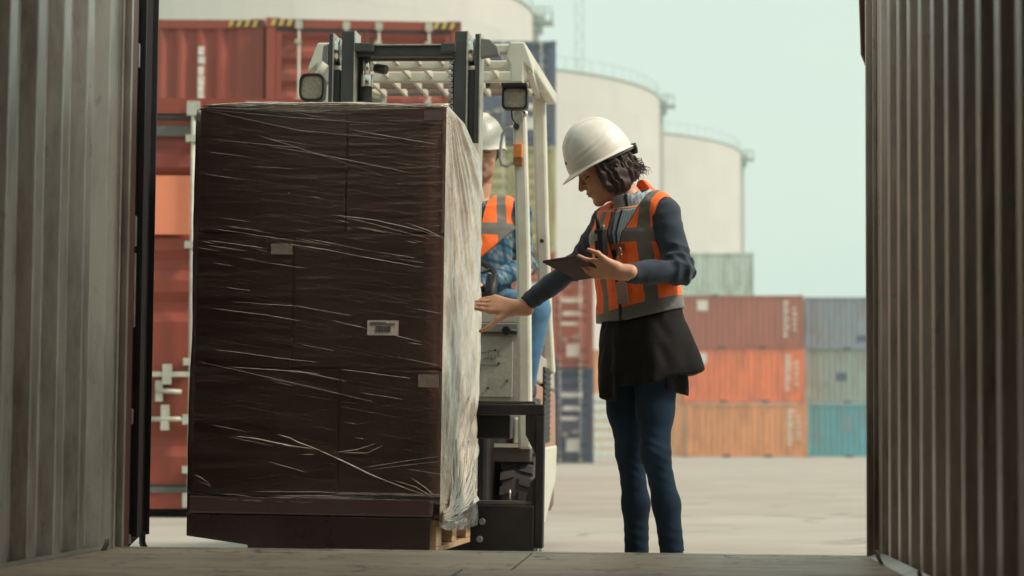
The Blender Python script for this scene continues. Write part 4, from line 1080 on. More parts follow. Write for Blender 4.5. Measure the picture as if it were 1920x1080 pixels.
class Sdf:
    """ordered list of shape operations evaluated on points; shapes are culled by their boxes"""
    def __init__(s): s.ops = []
    def u(s, fn, lo, hi, k=.02): s.ops.append(('u', fn, V3(lo), V3(hi), k)); return s
    def cut(s, fn, lo, hi, k=.005): s.ops.append(('s', fn, V3(lo), V3(hi), k)); return s
    def inter(s, fn, k=.004): s.ops.append(('i', fn, None, None, k)); return s
    def disp(s, fn): s.ops.append(('d', fn, None, None, 0)); return s
    # shapes
    def seg(s, a, b, ra, rb, k=.02, sub=False):
        a = V3(a); b = V3(b); ba = b - a; L2 = float((ba ** 2).sum()) + 1e-12
        def fn(P):
            pa = P - a; h = np.clip((pa @ ba) / L2, 0, 1); d = pa - h[..., None] * ba
            return np.sqrt((d ** 2).sum(-1)) - (ra + (rb - ra) * h)
        r = max(ra, rb); lo = np.minimum(a, b) - r; hi = np.maximum(a, b) + r
        return (s.cut if sub else s.u)(fn, lo, hi, k)
    def chain(s, pts, rs, k=.02):
        for i in range(len(pts) - 1): s.seg(pts[i], pts[i + 1], rs[i], rs[i + 1], k)
        return s
    def ell(s, c, r, Rm=None, k=.02, sub=False):
        c = V3(c); r = V3(r); A = np.eye(3, dtype=np.float32) if Rm is None else np.array(Rm, dtype=np.float32)  # rows = local axes
        def fn(P):
            q = (P - c) @ A.T; k0 = np.sqrt(((q / r) ** 2).sum(-1)) + 1e-9; k1 = np.sqrt(((q / (r * r)) ** 2).sum(-1)) + 1e-9
            return k0 * (k0 - 1) / k1
        m = float(r.max()); return (s.cut if sub else s.u)(fn, c - m, c + m, k)
    def column(s, zs, cs, As, Bs, sdir, k=.02, zlo=None, zhi=None):
        """upright elliptic body: centres (x,y), half widths A along sdir, B across it, all against z"""
        o = np.argsort(zs); zs = V3(zs)[o]; cx = V3([c[0] for c in cs])[o]; cy = V3([c[1] for c in cs])[o]; As = V3(As)[o]; Bs = V3(Bs)[o]
        zlo = float(zs[0]) if zlo is None else zlo; zhi = float(zs[-1]) if zhi is None else zhi
        sx, sy = float(sdir[0]), float(sdir[1])
        def fn(P):
            z = P[..., 2]; x = P[..., 0] - np.interp(z, zs, cx); y = P[..., 1] - np.interp(z, zs, cy)
            a = np.interp(z, zs, As); b = np.interp(z, zs, Bs)
            u_ = x * sx + y * sy; v_ = -x * sy + y * sx
            q0 = np.sqrt((u_ / a) ** 2 + (v_ / b) ** 2) + 1e-6; q1 = np.sqrt((u_ / a ** 2) ** 2 + (v_ / b ** 2) ** 2) + 1e-6
            d = q0 * (q0 - 1) / q1
            return np.maximum(d, np.maximum(zlo - z, z - zhi))
        m = float(max(As.max(), Bs.max()))
        return s.u(fn, (cx.min() - m, cy.min() - m, zlo), (cx.max() + m, cy.max() + m, zhi), k)
    def __call__(s, P, cen=None, rad=0.):
        """P (M,K,3) with block centres cen (M,3)"""
        d = np.full(P.shape[:-1], .3, dtype=np.float32)
        for (t, fn, lo, hi, k) in s.ops:
            if t in 'us':
                if cen is not None:
                    g_ = np.sqrt((np.maximum(0, np.maximum(lo - cen, cen - hi)) ** 2).sum(-1)); m = g_ < rad + .05 + k
                    if not m.any(): continue
                    a = d[m]; b = fn(P[m]).astype(np.float32)
                else: m = None; a = d; b = fn(P)
                if t == 's': b = -b; h = np.maximum(k - np.abs(a - b), 0) / k; r = np.maximum(a, b) + h * h * k * .25
                else: h = np.maximum(k - np.abs(a - b), 0) / k; r = np.minimum(a, b) - h * h * k * .25
                if m is None: d = r
                else: d[m] = r
            elif t == 'i':
                b = fn(P); h = np.maximum(k - np.abs(d - b), 0) / k; d = np.maximum(d, b) + h * h * k * .25
            else: d = d + fn(P).astype(np.float32)
        return d

def polygonise(sdf, lo, hi, h, Bk=10):
    lo = V3(lo); nb = [int(math.ceil((hi[i] - lo[i]) / (h * Bk))) for i in range(3)]
    dim = [n * Bk + 1 for n in nb]; D = np.full(dim, .3, dtype=np.float32)
    bi = np.stack(np.meshgrid(*[np.arange(n) for n in nb], indexing='ij'), -1).reshape(-1, 3)
    cen = lo + (bi * Bk + Bk / 2) * h; rad = h * Bk * .5 * 1.7321
    dc = sdf(cen[:, None, :].astype(np.float32), cen, rad)[:, 0]
    act = np.abs(dc) < rad * 1.7 + .012
    ax = np.arange(Bk + 1)
    loc = np.stack(np.meshgrid(ax, ax, ax, indexing='ij'), -1).reshape(-1, 3)
    ids = np.nonzero(act)[0]
    for i in np.nonzero(~act & (dc < 0))[0]:
        a, b, c = bi[i] * Bk; D[a:a + Bk + 1, b:b + Bk + 1, c:c + Bk + 1] = -.3
    for s0 in range(0, len(ids), 300):
        ii = ids[s0:s0 + 300]
        P = (lo + (bi[ii][:, None, :] * Bk + loc[None]) * h).astype(np.float32)
        v = sdf(P, cen[ii], rad)
        for j, i in enumerate(ii):
            a, b, c = bi[i] * Bk; D[a:a + Bk + 1, b:b + Bk + 1, c:c + Bk + 1] = v[j].reshape(Bk + 1, Bk + 1, Bk + 1)
    S = D < 0
    c8 = [S[i:dim[0] - 1 + i, j:dim[1] - 1 + j, k:dim[2] - 1 + k] for i in (0, 1) for j in (0, 1) for k in (0, 1)]
    anyt = np.zeros_like(c8[0]); allt = np.ones_like(c8[0])
    for c in c8: anyt |= c; allt &= c
    cells = np.argwhere(anyt & ~allt)
    vid = np.full(anyt.shape, -1, dtype=np.int32); vid[cells[:, 0], cells[:, 1], cells[:, 2]] = np.arange(len(cells))
    corner = {}
    for i in (0, 1):
        for j in (0, 1):
            for k in (0, 1): corner[(i, j, k)] = D[cells[:, 0] + i, cells[:, 1] + j, cells[:, 2] + k]
    acc = np.zeros((len(cells), 3)); cnt = np.zeros(len(cells))
    for a in corner:
        for axn in range(3):
            if a[axn] == 0:
                b = list(a); b[axn] = 1; b = tuple(b); va, vb = corner[a], corner[b]
                m = (va < 0) != (vb < 0); t = np.where(m, va / np.where(m, va - vb, 1), 0)
                p = np.array(a, float)[None, :].repeat(len(cells), 0); p[:, axn] += t
                acc[m] += p[m]; cnt[m] += 1
    V = lo + (cells + acc / cnt[:, None]) * h
    Q = []
    for axn in range(3):
        sl0 = [slice(None)] * 3; sl1 = [slice(None)] * 3; sl0[axn] = slice(0, -1); sl1[axn] = slice(1, None)
        e = S[tuple(sl0)] != S[tuple(sl1)]; idx = np.argwhere(e)
        o1, o2 = [i for i in range(3) if i != axn]
        ok = (idx[:, o1] > 0) & (idx[:, o2] > 0) & (idx[:, o1] < dim[o1] - 1) & (idx[:, o2] < dim[o2] - 1); idx = idx[ok]
        def g(d1, d2):
            j = idx.copy(); j[:, o1] -= d1; j[:, o2] -= d2; return vid[j[:, 0], j[:, 1], j[:, 2]]
        q = np.stack([g(0, 0), g(1, 0), g(1, 1), g(0, 1)], -1)
        ins = S[idx[:, 0], idx[:, 1], idx[:, 2]]
        if axn == 1: ins = ~ins
        q[~ins] = q[~ins][:, ::-1]; Q.append(q)
    Q = np.concatenate(Q); Q = Q[(Q >= 0).all(1)]
    # one light relaxing pass
    for _ in range(1):
        s_ = np.zeros_like(V); c_ = np.zeros(len(V))
        for a, b in ((0, 1), (1, 2), (2, 3), (3, 0)):
            for p, q in ((a, b), (b, a)):
                for ax_ in range(3): s_[:, ax_] += np.bincount(Q[:, p], V[Q[:, q], ax_], len(V))
                c_ += np.bincount(Q[:, p], minlength=len(V))
        V = V * .5 + .5 * s_ / np.maximum(c_, 1)[:, None]
    return V, Q

def soft_obj(name, sdf, lo, hi, h, mat, parent, attrs=None):
    V, Q = polygonise(sdf, lo, hi, h)
    M = wmat(parent).inverted(); Mn = np.array(M)
    Vl = V @ Mn[:3, :3].T + Mn[:3, 3]
    me = bpy.data.meshes.new(name); me.vertices.add(len(V)); me.vertices.foreach_set('co', Vl.astype(np.float32).ravel())
    me.loops.add(len(Q) * 4); me.loops.foreach_set('vertex_index', Q.astype(np.int32).ravel())
    me.polygons.add(len(Q)); me.polygons.foreach_set('loop_start', np.arange(0, len(Q) * 4, 4, dtype=np.int32))
    me.polygons.foreach_set('loop_total', np.full(len(Q), 4, dtype=np.int32))
    me.update(calc_edges=True); me.validate()
    me.polygons.foreach_set('use_smooth', np.ones(len(me.polygons), dtype=bool))
    me.materials.append(mat)
    if attrs:
        for k_, f in attrs.items():
            a = me.attributes.new(k_, 'FLOAT', 'POINT'); a.data.foreach_set('value', f(V.astype(np.float32)).astype(np.float32))
    me.update()
    o = bpy.data.objects.new(name, me); C.objects.link(o)
    if parent is not None: o.parent = parent
    return o

def crease(x): return 1.1 - 2.2 * np.abs(np.sin(x * .5)) ** .8
def folds(seed, amp, freq, stretch=(1, 1, 1)):
    rg = np.random.default_rng(seed); ws = []
    for o_ in range(3):
        for _ in range(3):
            d = rg.normal(size=3); d /= np.linalg.norm(d); ws.append((d * np.array(stretch) * freq * 1.9 ** o_, rg.uniform(0, 6.28), .55 ** o_))
    def fn(P):
        v = 0; wp = np.sin(P @ V3([7, 9, 5]) + 1.) * 1.2
        for (d, ph, a) in ws: v = v + a * crease(P @ d.astype(np.float32) + ph + wp)
        return -amp * v * .4
    return fn

def arm_folds(a, b, c, amp, freq, seed=0):
    """rings of slack cloth along the two segments, strongest at the bend"""
    a, b, c = V3(a), V3(b), V3(c)
    def fn(P):
        r = 0
        for (p, q) in ((a, b), (b, c)):
            L = float(np.linalg.norm(q - p)); ax = (q - p) / L; t = (P - p) @ ax
            dd = np.sqrt((((P - p) - t[..., None] * ax) ** 2).sum(-1)); w = np.exp(-(dd / .07) ** 2) * ((t > -.04) & (t < L + .04))
            nb_ = np.exp(-(((P - b) ** 2).sum(-1)) / .012)
            r = r + w * (.35 + 1.0 * nb_) * crease(t * freq + 2.6 * np.sin(P @ V3([22, 17, 13]) + seed) + 1.6 * np.sin(P @ V3([-19, 41, 29])))
        return -amp * r
    return fn

def axes_head(f):
    f = Vector(f).normalized(); l = Vector((0, 0, 1)).cross(f).normalized(); u = f.cross(l).normalized()
    return f, l, u

def head_ops(S, c, f, l, u, sc=1., skin_k=.012, male=False):
    def W(x, y, z): return Vector(c) + (f * x + l * y + u * z) * sc
    Rm = [tuple(f), tuple(l), tuple(u)]
    E = lambda x, y, z, rx, ry, rz, k=.012, sub=False: S.ell(W(x, y, z), (rx * sc, ry * sc, rz * sc), Rm, k * sc, sub)
    E(-.012, 0, .035, .096, .076, .088); E(.028, 0, -.030, .060, .058, .080, .02)
    j = 1.12 if male else 1.
    E(.040, 0, -.080, .042 * j, .042 * j, .030, .022); S.seg(W(.030, .030 * j, -.088), W(.066, .010, -.100), .016 * sc, .015 * sc, .014); S.seg(W(.030, -.030 * j, -.088), W(.066, -.010, -.100), .016 * sc, .015 * sc, .014)
    E(.071, 0, -.100, .015, .017 * j, .014, .012)
    for s_ in (1, -1):
        E(.058, .034 * s_, -.030, .024, .020, .022, .02)
        S.seg(W(.078, .012 * s_, .021), W(.066, .044 * s_, .020), .0095 * sc, .007 * sc, .014)
        E(.094, .031 * s_, .000, .016, .017, .012, .010, True)
        E(.0715, .0305 * s_, .001, .0135, .0140, .0135, .002)
        # upper lid heavy, looking down
        E(.0735, .0305 * s_, .0045, .0140, .0155, .0100, .003)
        E(-.010, .076 * s_, -.012, .017, .007, .030, .006); E(-.004, .084 * s_, -.008, .009, .005, .018, .004, True)
    S.seg(W(.086, 0, .014), W(.106, 0, -.026), .0065 * sc, .0095 * sc, .010); E(.104, 0, -.031, .011, .010, .0085, .006)
    for s_ in (1, -1): E(.094, .0115 * s_, -.033, .0085, .0065, .006, .005)
    E(.080, 0, -.058, .012, .026, .016, .012)
    E(.0895, 0, -.0555, .0085, .021, .0050, .004); E(.0875, 0, -.0665, .0085, .018, .0058, .004)
    E(.098, 0, -.0610, .012, .020, .0011, .002, True)
    E(.090, 0, -.078, .008, .016, .006, .008, True)
    return W

def head_attrs(W, c, f, l, u, sc):
    c = V3(c); A = np.array([tuple(f), tuple(l), tuple(u)], dtype=np.float32)
    def loc(P): return ((P - c) @ A.T) / sc
    def lips(P):
        q = loc(P); y = np.abs(q[:, 1]); zl = -.061 + .002 * np.cos(q[:, 1] * 200)
        return np.where(q[:, 0] > .07, .0095 - np.abs(q[:, 2] - zl) - (y / .024) ** 2 * .0085, -.01)
    def brow(P):
        q = loc(P); y = np.abs(q[:, 1]); zc = .024 + .006 * np.sin((y - .012) / .035 * 2.4)
        return np.where((q[:, 0] > .045) & (y > .012) & (y < .052), .0042 - np.abs(q[:, 2] - zc) - .0018 * (y / .05) ** 2, -.01)
    def lash(P):
        q = loc(P); y = np.abs(q[:, 1]) - .0305; zc = -.0035 - (y / .016) ** 2 * .004 * -1
        return np.where((q[:, 0] > .055) & (np.abs(y) < .0155), .0022 - np.abs(q[:, 2] - zc), -.01)
    return lips, brow, lash

def hand_ops(S, wrist, fingdir, palmn, thumbside, spread, curls, L=.18, thumb=None, r=1., k=.010):
    """wrist point, finger direction, back-of-hand normal, side (unit) where the thumb sits; curls in degrees per finger (bend towards palm)"""
    fd = Vector(fingdir).normalized(); n = Vector(palmn); n = (n - fd * n.dot(fd)).normalized(); ts = n.cross(fd).normalized()
    if ts.dot(Vector(thumbside)) < 0: ts = -ts
    wv = Vector(wrist); P_ = lambda a, b, c: wv + fd * a * L + ts * b * L + n * c * L
    # palm: four metacarpal rays
    S.seg(P_(-.25, 0, 0), P_(.02, 0, 0), .026 * r, .025 * r, .02)
    offs = [.18, .06, -.06, -.17]; lens = [.40, .45, .41, .32]; rads = [.0088, .0092, .0088, .0076]; base = [.50, .52, .50, .46]
    for i in range(4):
        S.seg(P_(.04, offs[i] * .55, 0), P_(base[i], offs[i], .01), .0145 * r, .0120 * r, .016)
        a0 = R(spread[i]); d = (fd * math.cos(a0) + ts * math.sin(a0)).normalized(); p = P_(base[i], offs[i], .01); cu = curls[i]
        rr = rads[i] * r; ln = lens[i] * L
        for j, (fr, bend) in enumerate(((.45, .8), (.30, 1.0), (.25, .7))):
            ang = R(cu * bend); d = (d * math.cos(ang) - n * math.sin(ang)).normalized()
            q = p + d * ln * fr; S.seg(p, q, rr * (1.08 - .1 * j), rr * (1.0 - .12 * j), .0035 if j == 0 else .004); p = q
            # keep the next bend in the plane of the finger
            n2 = (n - d * n.dot(d)); 
    if thumb:
        S.seg(P_(.06, .10, -.02), P_(*thumb[0]), .0145 * r, .0125 * r, .014)
        S.seg(P_(*thumb[0]), P_(*thumb[1]), .0112 * r, .0100 * r, .006); S.seg(P_(*thumb[1]), P_(*thumb[2]), .0100 * r, .0078 * r, .004)

def helmet(parent, c, f, l, u, sc, mat, ratchet=None):
    def W(x, y, z): return Vector(c) + (f * x + l * y + u * z) * sc
    NT, NP = 44, 96; rows = []
    a, b, hh = .135, .113, .160; z0 = .038
    sm = lambda e0, e1, x: max(0, min(1, (x - e0) / (e1 - e0))) ** 2 * (3 - 2 * max(0, min(1, (x - e0) / (e1 - e0))))
    def dome(th, ph):
        x = a * math.sin(th) ** .92 * math.cos(ph); y = b * math.sin(th) ** .92 * math.sin(ph); z = hh * math.cos(th)
        ay = abs(y); k_ = 1 + .040 * (1 - sm(.030, .040, ay)) * sm(-.115, -.05, x + .02) * (1 - sm(.100, .125, x)) * (1 if z > .02 else z / .02 if z > 0 else 0)
        # two raised strips along each side
        for q0 in (.42, .27):
            zz = z / hh; k_ += .020 * math.exp(-((zz - q0 - .20 * x / a * -1) / .030) ** 2) * sm(.05, .075, ay) * (1 - sm(.085, .12, abs(x)))
        return Vector((x * k_, y * k_, z * k_))
    for i in range(NT + 1):
        th = (math.pi / 2) * i / NT
        rows.append([dome(max(th, 1e-3), 2 * math.pi * j / NP) for j in range(NP)])
    # rim and peak
    def rim(t_, drop, j, inset=0.):
        ph = 2 * math.pi * j / NP; c_ = math.cos(ph); s_ = math.sin(ph)
        pk = .030 * sm(.45, 1.0, c_); ex = .009 + pk
        x = (a + ex * t_ - inset) * c_; y = (b + (.009 + pk * .25) * t_ - inset) * s_
        return Vector((x, y, -drop - .012 * t_ * (pk / .030) - .006))
    rows.append([rim(0, 0, j) for j in range(NP)]); rows.append([rim(.5, .002, j) for j in range(NP)]); rows.append([rim(1, .005, j) for j in range(NP)])
    rows.append([rim(1, .009, j) for j in range(NP)]); rows.append([rim(.3, .007, j) for j in range(NP)])
    rows.append([rim(0, .004, j, .004) for j in range(NP)])
    for i in range(NT, 0, -3): rows.append([dome((math.pi / 2) * i / NT, 2 * math.pi * j / NP) * .965 for j in range(NP)])
    vs = [W(p.x, p.y, p.z + z0) for row in rows for p in row]; n = len(rows); fs = []
    for i in range(n - 1):
        for j in range(NP):
            j2 = (j + 1) % NP; fs.append((i * NP + j, (i + 1) * NP + j, (i + 1) * NP + j2, i * NP + j2))
    mb = MB(); mb.add(vs, fs, True); o = mb.build('hard_hat', mat, parent)
    return o, W

def locks(parent, mat, roots, W, rnd, name='hair'):
    mb = MB()
    for (p, d, ln, rad, curl) in roots:
        pts = [Vector(p)]; d = Vector(d).normalized(); ph = rnd.uniform(0, 6.28); ax = Vector((rnd.uniform(-1, 1), rnd.uniform(-1, 1), rnd.uniform(-.3, .3))).normalized()
        n = 11; 
        for i in range(n):
            side = ax.cross(d).normalized(); up2 = d.cross(side)
            w_ = curl * (.3 + i / n)
            q = pts[-1] + d * (ln / n) + (side * math.cos(ph + i * 1.05) + up2 * math.sin(ph + i * 1.05)) * w_ * ln / n
            pts.append(q); d = (d + Vector((0, 0, -.10))).normalized()
        mb.tube(pts, [rad * (1 - .75 * (i / n) ** 2) for i in range(n + 1)], n=6, flat=.6)
    return mb.build(name, mat, parent, recalc=False)

# ------------------------------------------------------------------ materials of the clothes
skin = attr_mat('skin_woman', (.60, .32, .205), [('lips', (.42, .16, .12), .45, .002), ('brow', (.030, .016, .012), .8, .001), ('lash', (.025, .014, .012), .7, .0008)], .5, .08, 500, .08, 40, spec=.4, sss=.12)
skin2 = attr_mat('skin_driver', (.55, .30, .19), [('lips', (.28, .10, .07), .45, .002), ('brow', (.035, .02, .014), .8, .001), ('lash', (.03, .018, .014), .7, .0008), ('stubble', (.36, .20, .135), .7, .02)], .5, .08, 500, .08, 40, spec=.4, sss=.12)
hatm = pm('white_hard_hat_plastic', (.76, .72, .64), .32, 0, .04, 9, (.42, .37, .30), .28, 7, .03, 90, coat=.15)
hairm = pm('dark_brown_hair', (.050, .026, .021), .42, 0, .35, 30, spec=.5, bump=.5, bscale=300)
denim = attr_mat('dark_denim', (.0085, .021, .040), [('fade', (.024, .056, .095), .85, .6)], .85, .5, 420, .3, 9, sheen=.03, spec=.15)
denim2 = attr_mat('blue_denim', (.045, .13, .24), [('fade', (.09, .20, .32), .85, .6)], .85, .35, 300, .16, 12, sheen=.1)
sweat = attr_mat('slate_knit', (.036, .048, .068), [('cuffline', (.018, .02, .028), .9, .002)], .92, .45, 330, .16, 14, sheen=.15)
ORG = (1.0, .165, .030); GRY = (.150, .140, .125); BLKC = (.018, .014, .014)
vestm = attr_mat('orange_vest_cloth', ORG, [('grey', GRY, .42, .0012), ('pocket', (.55, .06, .012), .7, .001), ('piping', BLKC, .7, .0010)], .72, .22, 260, .08, 14, sheen=.1)
coatm = attr_mat('black_coat_cloth', (.010, .0085, .0085), [], .8, .3, 240, .2, 10, sheen=.0, spec=.2)
shirtm = attr_mat('pale_striped_shirt', (.44, .50, .54), [('stripe', (.22, .30, .38), .8, .0015), ('placket', (.025, .03, .045), .8, .002)], .85, .3, 300, .12, 20)
shoem = pm('black_work_shoe', (.02, .017, .015), .5, 0, .2, 12)

# ================================================================== THE WOMAN
YW = 8.2
def J(px, py, dy=0.): return at(px, py, YW + dy)
pz = lambda py: J(1200, py).z
LAT = Vector((.75, -.66, 0)); FAC = Vector((-.66, -.75, 0))
woman = thing('person', 'standing woman in white hard hat and orange vest with one hand on the load', 'person', (J(1215, 1095).x, YW, 0))
hc = J(1130, 318, .0)
hf, hl, hu = axes_head((-.862, -.20, -.455))
HS = .97
B = Sdf()
nk0 = J(1192, 392, .01); 
B.seg(nk0, hc - hf * .022 - hu * .055, .054, .047, .03)
Wh = head_ops(B, hc, hf, hl, hu, HS)
shR, shL = J(1140, 416, .12), J(1243, 400, -.10)
elR, wrR = J(1080, 500, .25), J(975, 577, .20)
elL, wrL = J(1277, 508, -.15), J(1168, 512, -.245)
crot = [(J(x, y).x, YW) for x, y in ((1190, 395), (1184, 440), (1190, 500), (1201, 560), (1208, 620), (1203, 690))]
tz = [pz(y) for y in (392, 440, 500, 560, 620, 690)]
tA = [.125, .150, .138, .132, .150, .150]; tB = [.075, .095, .092, .086, .10, .10]
B.column(tz, crot, tA, tB, LAT, .03)
B.seg(shR, shL, .048, .048, .03)
B.chain([shR, elR, wrR], [.044, .034, .023], .02); B.chain([shL, elL, wrL], [.044, .036, .025], .02)
hpR, knR, anR = J(1168, 690, .06), J(1180, 850, .05), J(1194, 1045, .08)
hpL, knL, anL = J(1230, 690, -.06), J(1228, 850, -.09), J(1261, 1045, -.04)
B.chain([hpR, knR, anR], [.058, .036, .030], .02); B.chain([hpL, knL, anL], [.058, .036, .030], .02)
for an, s_ in ((anR, 1), (anL, 1)):
    B.seg(an, (an.x, an.y, .06), .030, .028, .02); B.seg((an.x + .02, an.y, .045), (an.x - .12, an.y - .11, .035), .032, .026, .02)
# right hand laid flat against the film: fingers to the left, thumb down
hand_ops(B, J(966, 577, .20), Vector((-.95, .04, .15)), Vector((.18, -.86, .42)), Vector((0, -.2, -1)), (-6, 1, 7, 15), (4, 6, 8, 6), L=.178, r=.92,
         thumb=[(.32, .34, -.02), (.44, .52, -.03), (.60, .66, -.03)])
# left hand under and over the tablet edge
hand_ops(B, J(1160, 508, -.250), Vector((-.97, .10, .10)), Vector((-.1, -.80, -.55)), Vector((.1, -.5, .85)), (-4, 0, 4, 8), (22, 26, 28, 26), L=.175, r=.93,
         thumb=[(.30, .26, .02), (.42, .36, .00), (.62, .40, -.04)])
lips, brow, lash = head_attrs(Wh, hc, hf, hl, hu, HS)
body = soft_obj('body', B, (J(880, 600).x, YW - .38, -.01), (J(1330, 600).x, YW + .42, J(1200, 225).z), .0032, skin, woman, {'lips': lips, 'brow': brow, 'lash': lash})

# jeans
Jn = Sdf()
Jn.column([pz(610), pz(700)], [(J(1206, 610).x, YW), (J(1200, 700).x, YW)], [.150, .150], [.11, .115], LAT, .03)
Jn.chain([J(1167, 700, .06), J(1171, 770, .055), J(1182, 850, .05), J(1192, 945, .07), J(1194, 1050, .08)], [.078, .060, .050, .046, .0445], .03)
Jn.chain([J(1230, 700, -.06), J(1228, 770, -.07), J(1229, 850, -.09), J(1249, 945, -.06), J(1262, 1050, -.04)], [.086, .065, .050, .046, .0445], .03)
Jn.disp(folds(3, .0011, 34, (1.6, 1, .5)))
def knee_f(P):
    r = 0
    for kn, w0 in ((knR, 1.), (knL, 1.)):
        q = P - V3(kn); w = np.exp(-((q[..., 2] / .13) ** 2)) * np.exp(-((q[..., 0] ** 2 + q[..., 1] ** 2) / .008))
        r = r + w * crease(q[..., 2] * 150 + q[..., 0] * 60 + 2 * np.sin(q[..., 0] * 23 + q[..., 2] * 19))
    an_ = np.exp(-((P[..., 2] - .17) / .07) ** 2) * crease(P[..., 2] * 170 + P[..., 0] * 60)
    return -.0016 * r - .0010 * an_
Jn.disp(knee_f)
hemz = J(1230, 1037).z
Jn.inter(lambda P: hemz + .012 * np.sin(P[..., 0] * 9) - P[..., 2], .003)
def fade(P):
    z = P[:, 2]; f_ = np.exp(-((z - .95) / .2) ** 2) * .5 + np.exp(-((z - .5) / .16) ** 2) * .4
    m = 0
    for q in (knR, knL): m = np.maximum(m, np.exp(-((P[:, 0] - q[0] + .02) / .03) ** 2) * (P[:, 1] < q[1]))
    return f_ * m - .5
jeans = soft_obj('jeans', Jn, (J(1100, 600).x, YW - .32, .05), (J(1330, 600).x, YW + .32, pz(612)), .0048, denim, woman, {'fade': fade})
for an in (anR, anL):
    S_ = Sdf(); S_.seg((an.x, an.y, .11), (an.x, an.y, .05), .040, .042, .02); S_.seg((an.x + .03, an.y + .02, .045), (an.x - .12, an.y - .10, .040), .045, .038, .03)
    S_.inter(lambda P: -P[..., 2] + .0, .002); soft_obj('shoe', S_, (an.x - .2, an.y - .2, -.01), (an.x + .1, an.y + .1, .16), .005, shoem, woman)

# shirt seen in the opening and at the collar
Sh = Sdf()
Sh.column([pz(395), pz(440), pz(500), pz(575)], crot[:4], [.130, .157, .146, .140], [.084, .103, .100, .095], LAT, .03)
Sh.seg(J(1196, 396, .01), J(1172, 362, .0), .068, .064, .02)
Sh.inter(lambda P: (P @ V3((-.25, -.1, .96))) - float(V3((-.25, -.1, .96)) @ V3(J(1180, 356))), .003)
Sh.seg(J(1200, 400, .02), J(1155, 335, .0), .060, .060, .008, sub=True)
Sh.disp(folds(9, .003, 38))
def s_of(P, ctr=None):
    x = P[:, 0] - np.interp(P[:, 2], V3(tz)[::-1], V3([c[0] for c in crot])[::-1]); y = P[:, 1] - YW
    return x * LAT.x + y * LAT.y, x * FAC.x + y * FAC.y
shirt = soft_obj('shirt', Sh, (J(1090, 500).x, YW - .25, pz(590)), (J(1300, 500).x, YW + .25, pz(335)), .0045, shirtm, woman,
                 {'stripe': lambda P: .002 - np.abs(((s_of(P)[0] / .011) % 1) - .5) * .010, 'placket': lambda P: np.where(s_of(P)[1] > 0, .005 - np.abs(s_of(P)[0] - .014), -.01)})
# fold-over collar, open at the throat
cb0, cb1 = V3(J(1200, 398, .02)), V3(J(1180, 352, .0)); cax = (cb1 - cb0) / np.linalg.norm(cb1 - cb0)
Cl = Sdf()
def collar(P):
    q = P - cb0; h = q @ cax; rv = q - h[..., None] * cax; rr = np.sqrt((rv ** 2).sum(-1)); fr = (rv @ V3(FAC)) / (rr + 1e-6); la = (rv @ V3(LAT)) / (rr + 1e-6)
    low = .030 - .040 * np.clip(fr, 0, 1) ** 2; r0 = .0835 - (h - .02) * .42 - .004 * np.clip(fr, 0, 1)
    d = np.abs(rr - r0) - .0045
    d = np.maximum(d, np.maximum(low - h, h - .068)); gap = np.where(fr > 0, .012 + .30 * np.clip(.066 - h, 0, .1) - np.abs(rv @ V3(LAT)), -.1)
    return np.maximum(d, gap)
Cl.u(collar, cb0 - .12, cb0 + .14, .002); Cl.disp(folds(19, .0015, 60))
soft_obj('collar', Cl, tuple(cb0 - .12), tuple(cb0 + .14), .0028, shirtm, woman, {'stripe': lambda P: .0015 - np.abs((((P @ V3((.8, -.5, .3))) / .012) % 1) - .5) * .010, 'placket': lambda P: np.full(len(P), -.01)})

# knitted jumper with sleeves
def vcut(P, half_top, zt_, zb_, off=0.):
    x = P[..., 0] - np.interp(P[..., 2], V3(tz)[::-1], V3([c[0] for c in crot])[::-1]); y = P[..., 1] - YW
    s_ = x * LAT.x + y * LAT.y; t_ = x * FAC.x + y * FAC.y
    fr_ = np.clip((P[..., 2] - zb_) / (zt_ - zb_), 0, 1.6); hw = half_top * fr_; off = .010 + .030 * fr_
    return np.maximum(np.abs(s_ - off) - hw, .0 - t_)        # negative inside the opening
Sw = Sdf()
Sw.column([pz(398), pz(440), pz(500), pz(580)], crot[:4], [.135, .164, .153, .148], [.090, .110, .106, .102], LAT, .03)
Sw.seg(shR, shL, .060, .058, .04)
Sw.chain([shR, elR, J(985, 570, .20)], [.058, .047, .0345], .022); Sw.chain([shL, elL, J(1176, 513, -.240)], [.060, .050, .039], .024)
Sw.disp(arm_folds(shL, elL, wrL, .0050, 105, 1)); Sw.disp(arm_folds(shR, elR, wrR, .0045, 110, 2)); Sw.disp(folds(5, .0022, 34))
Sw.cut(lambda P: vcut(P, .078, pz(385), pz(515)), (J(1090, 500).x, YW - .3, pz(600)), (J(1290, 500).x, YW + .1, pz(340)), .004)
Sw.seg(J(1200, 408, .02), J(1165, 345, .0), .066, .070, .006, sub=True)
for (w_, e_) in ((J(985, 570, .20), elR), (J(1176, 513, -.240), elL)):
    d_ = V3((Vector(w_) - Vector(e_)).normalized()); k0 = float(V3(w_) @ d_)
    wv_ = V3(w_)
    Sw.inter(lambda P, d_=d_, k0=k0, wv_=wv_: np.where(((P - wv_) ** 2).sum(-1) < .02, P @ d_ - k0, -.3), .002)
jumper = soft_obj('jumper', Sw, (J(960, 600).x, YW - .30, pz(600)), (J(1335, 600).x, YW + .42, pz(352)), .0045, sweat, woman, {'cuffline': lambda P: np.full(len(P), -.01)})

